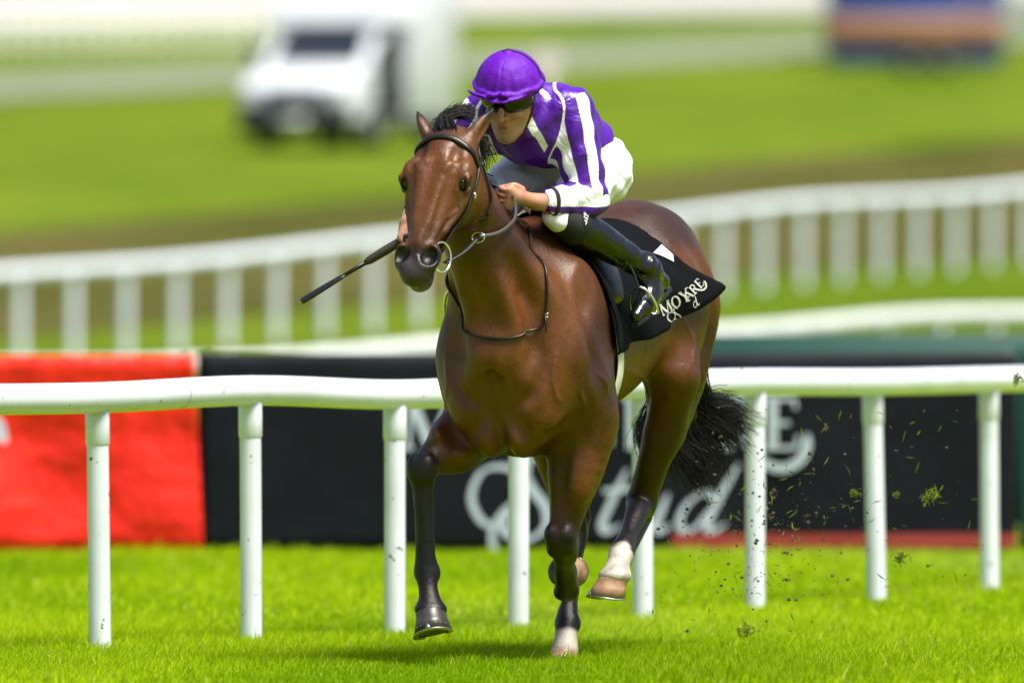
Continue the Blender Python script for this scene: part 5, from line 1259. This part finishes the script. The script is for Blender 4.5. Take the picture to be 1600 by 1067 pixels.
# ---- breeches
Q = SDF((-.02, -.32, 1.46), (.78, .32, 1.98), .0055)
Q.ell((.14, 0, 1.80), (.135, .155, .125), k=.03)
for D_ in (JL, JR):
    g = np.sign(D_['hip'][1])
    Q.ell(D_['hip'] + (-.03, -.02 * g, .0), (.13, .115, .125), k=.06)
    Q.chain([D_['hip'], (D_['hip'] + D_['kn']) / 2 + (0, .012 * g, .005), D_['kn'], D_['kn'] * .86 + D_['an'] * .14], [.112, .088, .050, .047], k=.06)
Xg, Yg, Zg = Q.ax[0][:, None, None], Q.ax[1][None, :, None], Q.ax[2][None, None, :]
Q.f += (.0030 * (np.sin(60 * Xg + 40 * Zg + 2 * np.sin(25 * Yg)) + .8 * np.sin(85 * Zg - 30 * Xg + 20 * Yg))).astype(np.float32)
V_, F_ = Q.mesh(); o = mesh_from('breeches', V_, F_, M_breech, jk); to_parent(o, jk0)

# ---- boots
for D_, g in ((JL, 1), (JR, -1)):
    T = SDF((.08, .08, 1.18) if g > 0 else (.08, -.48, 1.18), (.72, .48, 1.70) if g > 0 else (.72, -.08, 1.70), .005)
    kn_, an_ = D_['kn'], D_['an']; G_ = np.array([1, g, 1.0]); he, to_ = FOOTL['heel'] * G_, FOOTL['toe'] * G_
    cf = kn_ * .80 + an_ * .20
    T.chain([cf, kn_ * .55 + an_ * .45, kn_ * .2 + an_ * .8, an_], [.068, .066, .050, .046], k=.0)
    T.chain([an_, he * .55 + to_ * .45 + (0, 0, .016), he * .02 + to_ * .98 + (0, 0, -.004)], [.046, .037, .022], k=.03)
    T.chain([an_ + (0, 0, -.01), he + (.012, 0, .004)], [.042, .034], k=.025)
    T.chain([he * .75 + to_ * .25 + (0, 0, -.012), he * .3 + to_ * .7 + (0, 0, -.008)], [.030, .034], k=.03)
    Xg, Yg, Zg = T.ax[0][:, None, None], T.ax[1][None, :, None], T.ax[2][None, None, :]
    e = an_ - kn_; e /= np.linalg.norm(e); ph = (Xg - an_[0]) * e[0] + (Yg - an_[1]) * e[1] + (Zg - an_[2]) * e[2]
    dd = np.sqrt((Xg - an_[0]) ** 2 + (Yg - an_[1]) ** 2 + (Zg - an_[2]) ** 2)
    T.f += (.0036 * np.exp(-((dd - .04) / .085) ** 2) * np.sin(95 * ph + 6 * np.sin(24 * Yg + 10 * Zg)) * (ph < .02)).astype(np.float32)
    T.f = np.maximum(T.f, -((Xg - cf[0]) * e[0] + (Yg - cf[1]) * e[1] + (Zg - cf[2]) * e[2])).astype(np.float32)
    V_, F_ = T.mesh(); bo = mesh_from('boot', V_, F_, M_boot, jk); to_parent(bo, jk0)
    # sole
    fd = to_ - he; fl_ = np.linalg.norm(fd); fd /= fl_; sdv = np.cross(fd, (0, 0, 1)); sdv /= np.linalg.norm(sdv); upv = np.cross(sdv, fd)
    v = []; ring = [(-.026, .018), (-.018, .026), (.05, .026), (.11, .024), (.17, .032), (.22, .028), (.262, .012)]
    out_ = [(a, b_) for a, b_ in ring] + [(a, -b_) for a, b_ in ring[::-1]]
    for dz in (-.040, -.026): v += [he + fd * a + sdv * b_ + upv * (dz + .0 + (.006 if a > .1 else 0)) for a, b_ in out_]
    n = len(out_); f = [(i, (i + 1) % n, n + (i + 1) % n, n + i) for i in range(n)] + [tuple(range(n - 1, -1, -1)), tuple(n + i for i in range(n))]
    s_ = mesh_from('sole', v, f, M_sock, bo, smooth=False); to_parent(s_, jk0)
    # fabric cuff above the boot
    mb = MB(); c0 = kn_ * .97 + an_ * .03; mb.tube([c0, kn_ * .93 + an_ * .07, kn_ * .82 + an_ * .18, kn_ * .74 + an_ * .26], [.050, .060, .069, .070], n=26); cu = mb.build('boot_cuff', M_sock, jk); to_parent(cu, jk0)
    if g > 0:      # small white marks printed on the cuff
        mb = MB(); u_ = np.cross(e, (0, 0, 1)); u_ /= np.linalg.norm(u_); w_ = np.cross(u_, e); w_ = w_ if w_[2] > 0 else -w_
        sideo = u_ if u_[1] > 0 else -u_
        def cpos(a, s_): return kn_ + (an_ - kn_) * s_ + (sideo * math.sin(a) + w_ * math.cos(a)) * .0765
        for k_, (a0, a1, s0, s1) in enumerate(((.62, .76, .085, .105), (.80, .90, .08, .11), (.66, .74, .118, .128), (.80, .92, .122, .130), (.98, 1.06, .10, .128), (1.12, 1.2, .10, .128), (1.2, 1.32, .118, .128), (.95, 1.05, .085, .093))):
            s0 += .07; s1 += .07; a0 += .25; a1 += .25; q = [cpos(a0, s0), cpos(a1, s0), cpos(a1, s1), cpos(a0, s1)]; mb.add(q, [(0, 1, 2, 3)])
        to_parent(mb.build('cuff_print', M_patch, cu), jk0)

# ---- helmet shell, cap, goggles
E = SDF(hc - .24, hc + .26, .0045)
E.ell(FP(-.012, 0, .035), (.130, .110, .120), k=.0, axes=[fx, fy, fz])
E.plane(FP(0, 0, .018), -fz, k=.01)
V_, F_ = E.mesh(); hel = mesh_from('helmet', V_, F_, M_helmet, jk); to_parent(hel, jk0)
E = SDF(hc - .24, hc + .30, .0042)
E.ell(FP(-.012, 0, .042), (.140, .120, .124), k=.0, axes=[fx, fy, fz])
Xg, Yg, Zg = E.ax[0][:, None, None], E.ax[1][None, :, None], E.ax[2][None, None, :]
rx, ry, rz = [(Xg - hc[0]) * v_[0] + (Yg - hc[1]) * v_[1] + (Zg - hc[2]) * v_[2] for v_ in (fx, fy, fz)]
an_g = np.arctan2(ry, rx + .012); E.f += (.0022 * np.sin(an_g * 8) * np.clip((.19 - rz) / .1, 0, 1) * 0 + .0024 * np.sin(an_g * 19 + 2 * np.sin(an_g * 3)) * np.clip((.13 - rz) / .08, 0, 1) + np.exp(-(np.sin(an_g * 3) / .05) ** 2) * .0022).astype(np.float32)
E.f = np.maximum(E.f, -np.maximum(.0022 - np.abs(np.sin(an_g * 3)) * .02, -.05) * 0 - 1e3 * 0 + E.f).astype(np.float32)
E.plane(FP(0, 0, .026), -fz, k=.008)
E.loft([FP(.076, 0, .046), FP(.106, 0, .046), FP(.132, 0, .042), FP(.146, 0, .038)], [fy] * 4, [.098, .090, .066, .040], [.010, .008, .007, .006], [.010, .008, .007, .006], k=.014, cap=.012)
# ruched band above the peak
bp_ = [FP(-.012 + .141 * math.cos(a), .121 * math.sin(a), .054 + .003 * math.sin(9 * a)) for a in np.linspace(-2.6, 2.6, 40)]
E.chain(bp_, [.009] * 40, k=.006, n=1)
E.chain([FP(.132, .004, .056), FP(.142, .018, .062), FP(.138, .036, .056)], [.007, .010, .005], k=.004); E.chain([FP(.132, -.004, .056), FP(.142, -.020, .058), FP(.136, -.040, .052)], [.007, .010, .005], k=.004)
E.chain([FP(.135, -.055, .050), FP(.125, -.090, .052), FP(.118, -.118, .062)], [.006, .008, .003], k=.004)
E.ell(FP(-.012, 0, .167), (.014, .014, .006), k=.006, axes=[fx, fy, fz])
V_, F_ = E.mesh(); cap = mesh_from('cap', V_, F_, M_cap, jk); to_parent(cap, jk0)
# elastic from the goggles over the cap
mb = MB(); gp_ = [E.proj([FP(-.03 + .03 * math.sin(a) * 0, .14 * math.sin(a), .045 + .15 * math.cos(a))], .002)[0] for a in np.linspace(-.25, 1.50, 16)]
mb.tube(gp_, [.0045] * 16, n=8, flat=.4, up=[q - FP(-.012, 0, .04) for q in gp_]); to_parent(mb.build('elastic_cord', M_sock, cap), jk0)
# goggles: wrapped lens with a yellow rim
def gog(a, z, r): return FP(-.004 + (.094 + r) * math.cos(a), (.083 + r) * math.sin(a), z)
gg = MB(); na, v, f = 30, [], []
rows = [(.030, .004), (.024, .010), (.004, .014), (-.016, .010), (-.024, .003)]
for (z, r) in rows:
    for i in range(na + 1):
        a = -1.30 + 2.6 * i / na; nose = .016 * math.exp(-(a / .16) ** 2) if z < 0 else 0
        v.append(gog(a, z + nose + .004 * abs(math.sin(a)), r))
for j in range(len(rows) - 1):
    for i in range(na): f.append((j * (na + 1) + i, j * (na + 1) + i + 1, (j + 1) * (na + 1) + i + 1, (j + 1) * (na + 1) + i))
go = mesh_from('goggles', v, f, M_goggle, jk); to_parent(go, jk0); sm = go.modifiers.new('thick', 'SOLIDIFY'); sm.thickness = .006; sm.offset = -1
mb = MB(); mb.tube([gog(-1.32 + 2.64 * i / 24, .0300 + .004 * abs(math.sin(-1.32 + 2.64 * i / 24)), .007) for i in range(25)], .0028, n=6); to_parent(mb.build('goggle_rim', M_gold, go), jk0)
for g in (-1, 1):
    mb = MB(); mb.tube([gog(g * 1.26, .034, .004), gog(g * 1.42, .018, .006), gog(g * 1.46, -.006, .005), gog(g * 1.36, -.026, .003)], [.008, .011, .011, .007], n=8, flat=.6, up=fy * g); to_parent(mb.build('goggle_pad', M_gold, go), jk0)
    mb = MB(); mb.tube(smooth_pts([FP(-.01, g * .095, .02), FP(.0, g * .086, -.05), FP(.02, g * .060, -.115), FP(.03, 0, -.158)], 5), .006, n=6, flat=.4, up=fy); to_parent(mb.build('chin_strap', M_sock, hel), jk0)

# ---- the whip, held in the right hand
wt = J(471, 471, .93); hd_ = HANDR; wd = (wt - hd_); Lw = np.linalg.norm(wd); wd /= Lw
wh = empty('whip', tuple(h2w(hd_)), HROT); tag(wh, 'black padded whip pointing down to the left from the jockey\'s hand', 'whip')
mb = MB(); q = [-.14, -.13, 0, .10, .17, .19]; mb.tube([hd_ + wd * a for a in q], [.005, .014, .015, .017, .015, .009], n=12); o = to_parent(mb.build('handle', M_rubber, wh), hd_)
mb = MB(); mb.tube([hd_ + wd * a for a in (.185, .24, .275)], [.009, .0075, .0075], n=10); to_parent(mb.build('shaft', M_leather, wh), hd_)
mb = MB(); mb.tube([hd_ + wd * a for a in (.268, .29, .36, Lw - .015, Lw)], [.009, .017, .021, .023, .021], n=12, flat=.45, up=(0.5, -.4, .8)); to_parent(mb.build('flap', M_leather, wh), hd_)
# ================================================================== TURF THROWN UP BY THE HOOVES
M_soil = mat('dark_soil', (.030, .020, .012), rough=.95, col2=(.09, .06, .03), vscale=80)
def clod_mesh(r, size):
    n = 7; v = []; f = []
    for i in range(5):
        ph = math.pi * i / 4
        for j in range(n): a = 6.2832 * j / n; q = size * r.uniform(.6, 1.25); v.append((q * math.sin(ph) * math.cos(a), q * math.sin(ph) * math.sin(a), .75 * q * math.cos(ph)))
    for i in range(4):
        for j in range(n): f.append((i * n + j, i * n + (j + 1) % n, (i + 1) * n + (j + 1) % n, (i + 1) * n + j))
    return v, f
rr = random.Random(5)
# a loose spray of soil crumbs, too many to count
V_ = []; F_ = []
for i in range(520):
    if rr.random() < .82: u = rr.gauss(1190, 65); v = rr.gauss(850, 80)
    else: u = rr.uniform(1060, 1560); v = 590 + 330 * rr.random() ** .8
    Y = 41.6 + rr.uniform(-.4, 1.6); p = at(u, min(v, 985), Y)
    if p[2] < .01: continue
    s_ = rr.choice([.0015, .002, .002, .003, .0035, .005, .008]) * rr.uniform(.6, 1.1); a, b_ = clod_mesh(rr, s_); k = len(V_); V_ += [(p[0] + q[0], p[1] + q[1], p[2] + q[2]) for q in a]; F_ += [[k + e for e in q] for q in b_]
o = mesh_from('flying_soil', V_, F_, M_soil, smooth=False); tag(o, 'fine soil crumbs flying in the air behind the hind hooves', None, kind='stuff')
# loose grass shreds
V_ = []; F_ = []; cols = []
def shred(p, L_, wd_):
    d = np.array([rr.gauss(0, 1), rr.gauss(0, .5), rr.gauss(0, 1)]); d /= np.linalg.norm(d); s_ = np.cross(d, (0, 1, .2)); s_ /= np.linalg.norm(s_); bn = np.cross(d, s_) * rr.uniform(-.3, .3) + s_ * rr.uniform(-.5, .5)
    k = len(V_)
    for t_, w_ in ((-.5, .3), (0, 1), (.5, .15)):
        c = p + d * L_ * t_ + bn * L_ * t_ * t_
        V_.append(c + s_ * wd_ * w_); V_.append(c - s_ * wd_ * w_)
    F_.extend([(k, k + 1, k + 3, k + 2), (k + 2, k + 3, k + 5, k + 4)]); c = rr.choice([(.16, .24, .01), (.22, .28, .02), (.30, .26, .06), (.10, .17, .01)]); cols.extend([c] * 6)
for i in range(150):
    if rr.random() < .55: u = rr.gauss(1210, 80); v = rr.gauss(845, 70)
    else: u = rr.uniform(1070, 1540); v = rr.uniform(640, 930)
    shred(at(u, v, 41.7 + rr.uniform(-.3, 1.4)), rr.uniform(.010, .05), rr.uniform(.0012, .0028))
o = mesh_from('flying_grass', V_, F_, M_blade, smooth=False); set_col(o, 'tint', np.array(cols)); tag(o, 'torn grass shreds flying in the air behind the hind hooves', None, kind='stuff')
# the few larger divots, each a thing: soil lump with grass tuft
DV = [(1455, 775, .032, 'largest bright green divot flying in front of the black banner'), (1405, 872, .024, 'brown and green divot flying low between the two right-hand posts'), (1335, 770, .014, 'small grassy divot flying just left of the seventh rail post'), (1165, 985, .028, 'dark divot kicked up just above the turf below the sixth rail post'),
      (1400, 772, .011, 'small yellowish divot flying left of the largest green divot'), (1590, 592, .018, 'single grassy divot flying against the rail at the right edge')]
for (u, v, s_, lab) in DV:
    s_ *= .78
    p = at(u, v, 42.2); root = empty('turf_divot', tuple(p)); a, b_ = clod_mesh(rr, s_ * .55); o = mesh_from('soil_lump', a, b_, M_soil, root, smooth=False)
    V_ = []; F_ = []; cols = []
    for i in range(int(26 + s_ * 900)): shred(np.array([rr.gauss(0, s_ * .7), rr.gauss(0, s_ * .6), rr.gauss(0, s_ * .7)]), rr.uniform(.6, 2.0) * s_, .0022)
    o = mesh_from('grass_tuft', V_, F_, M_blade, root, smooth=False); set_col(o, 'tint', np.array(cols)); o['kind'] = 'stuff'; tag(root, lab, 'divot', 'divots thrown up by the hooves')
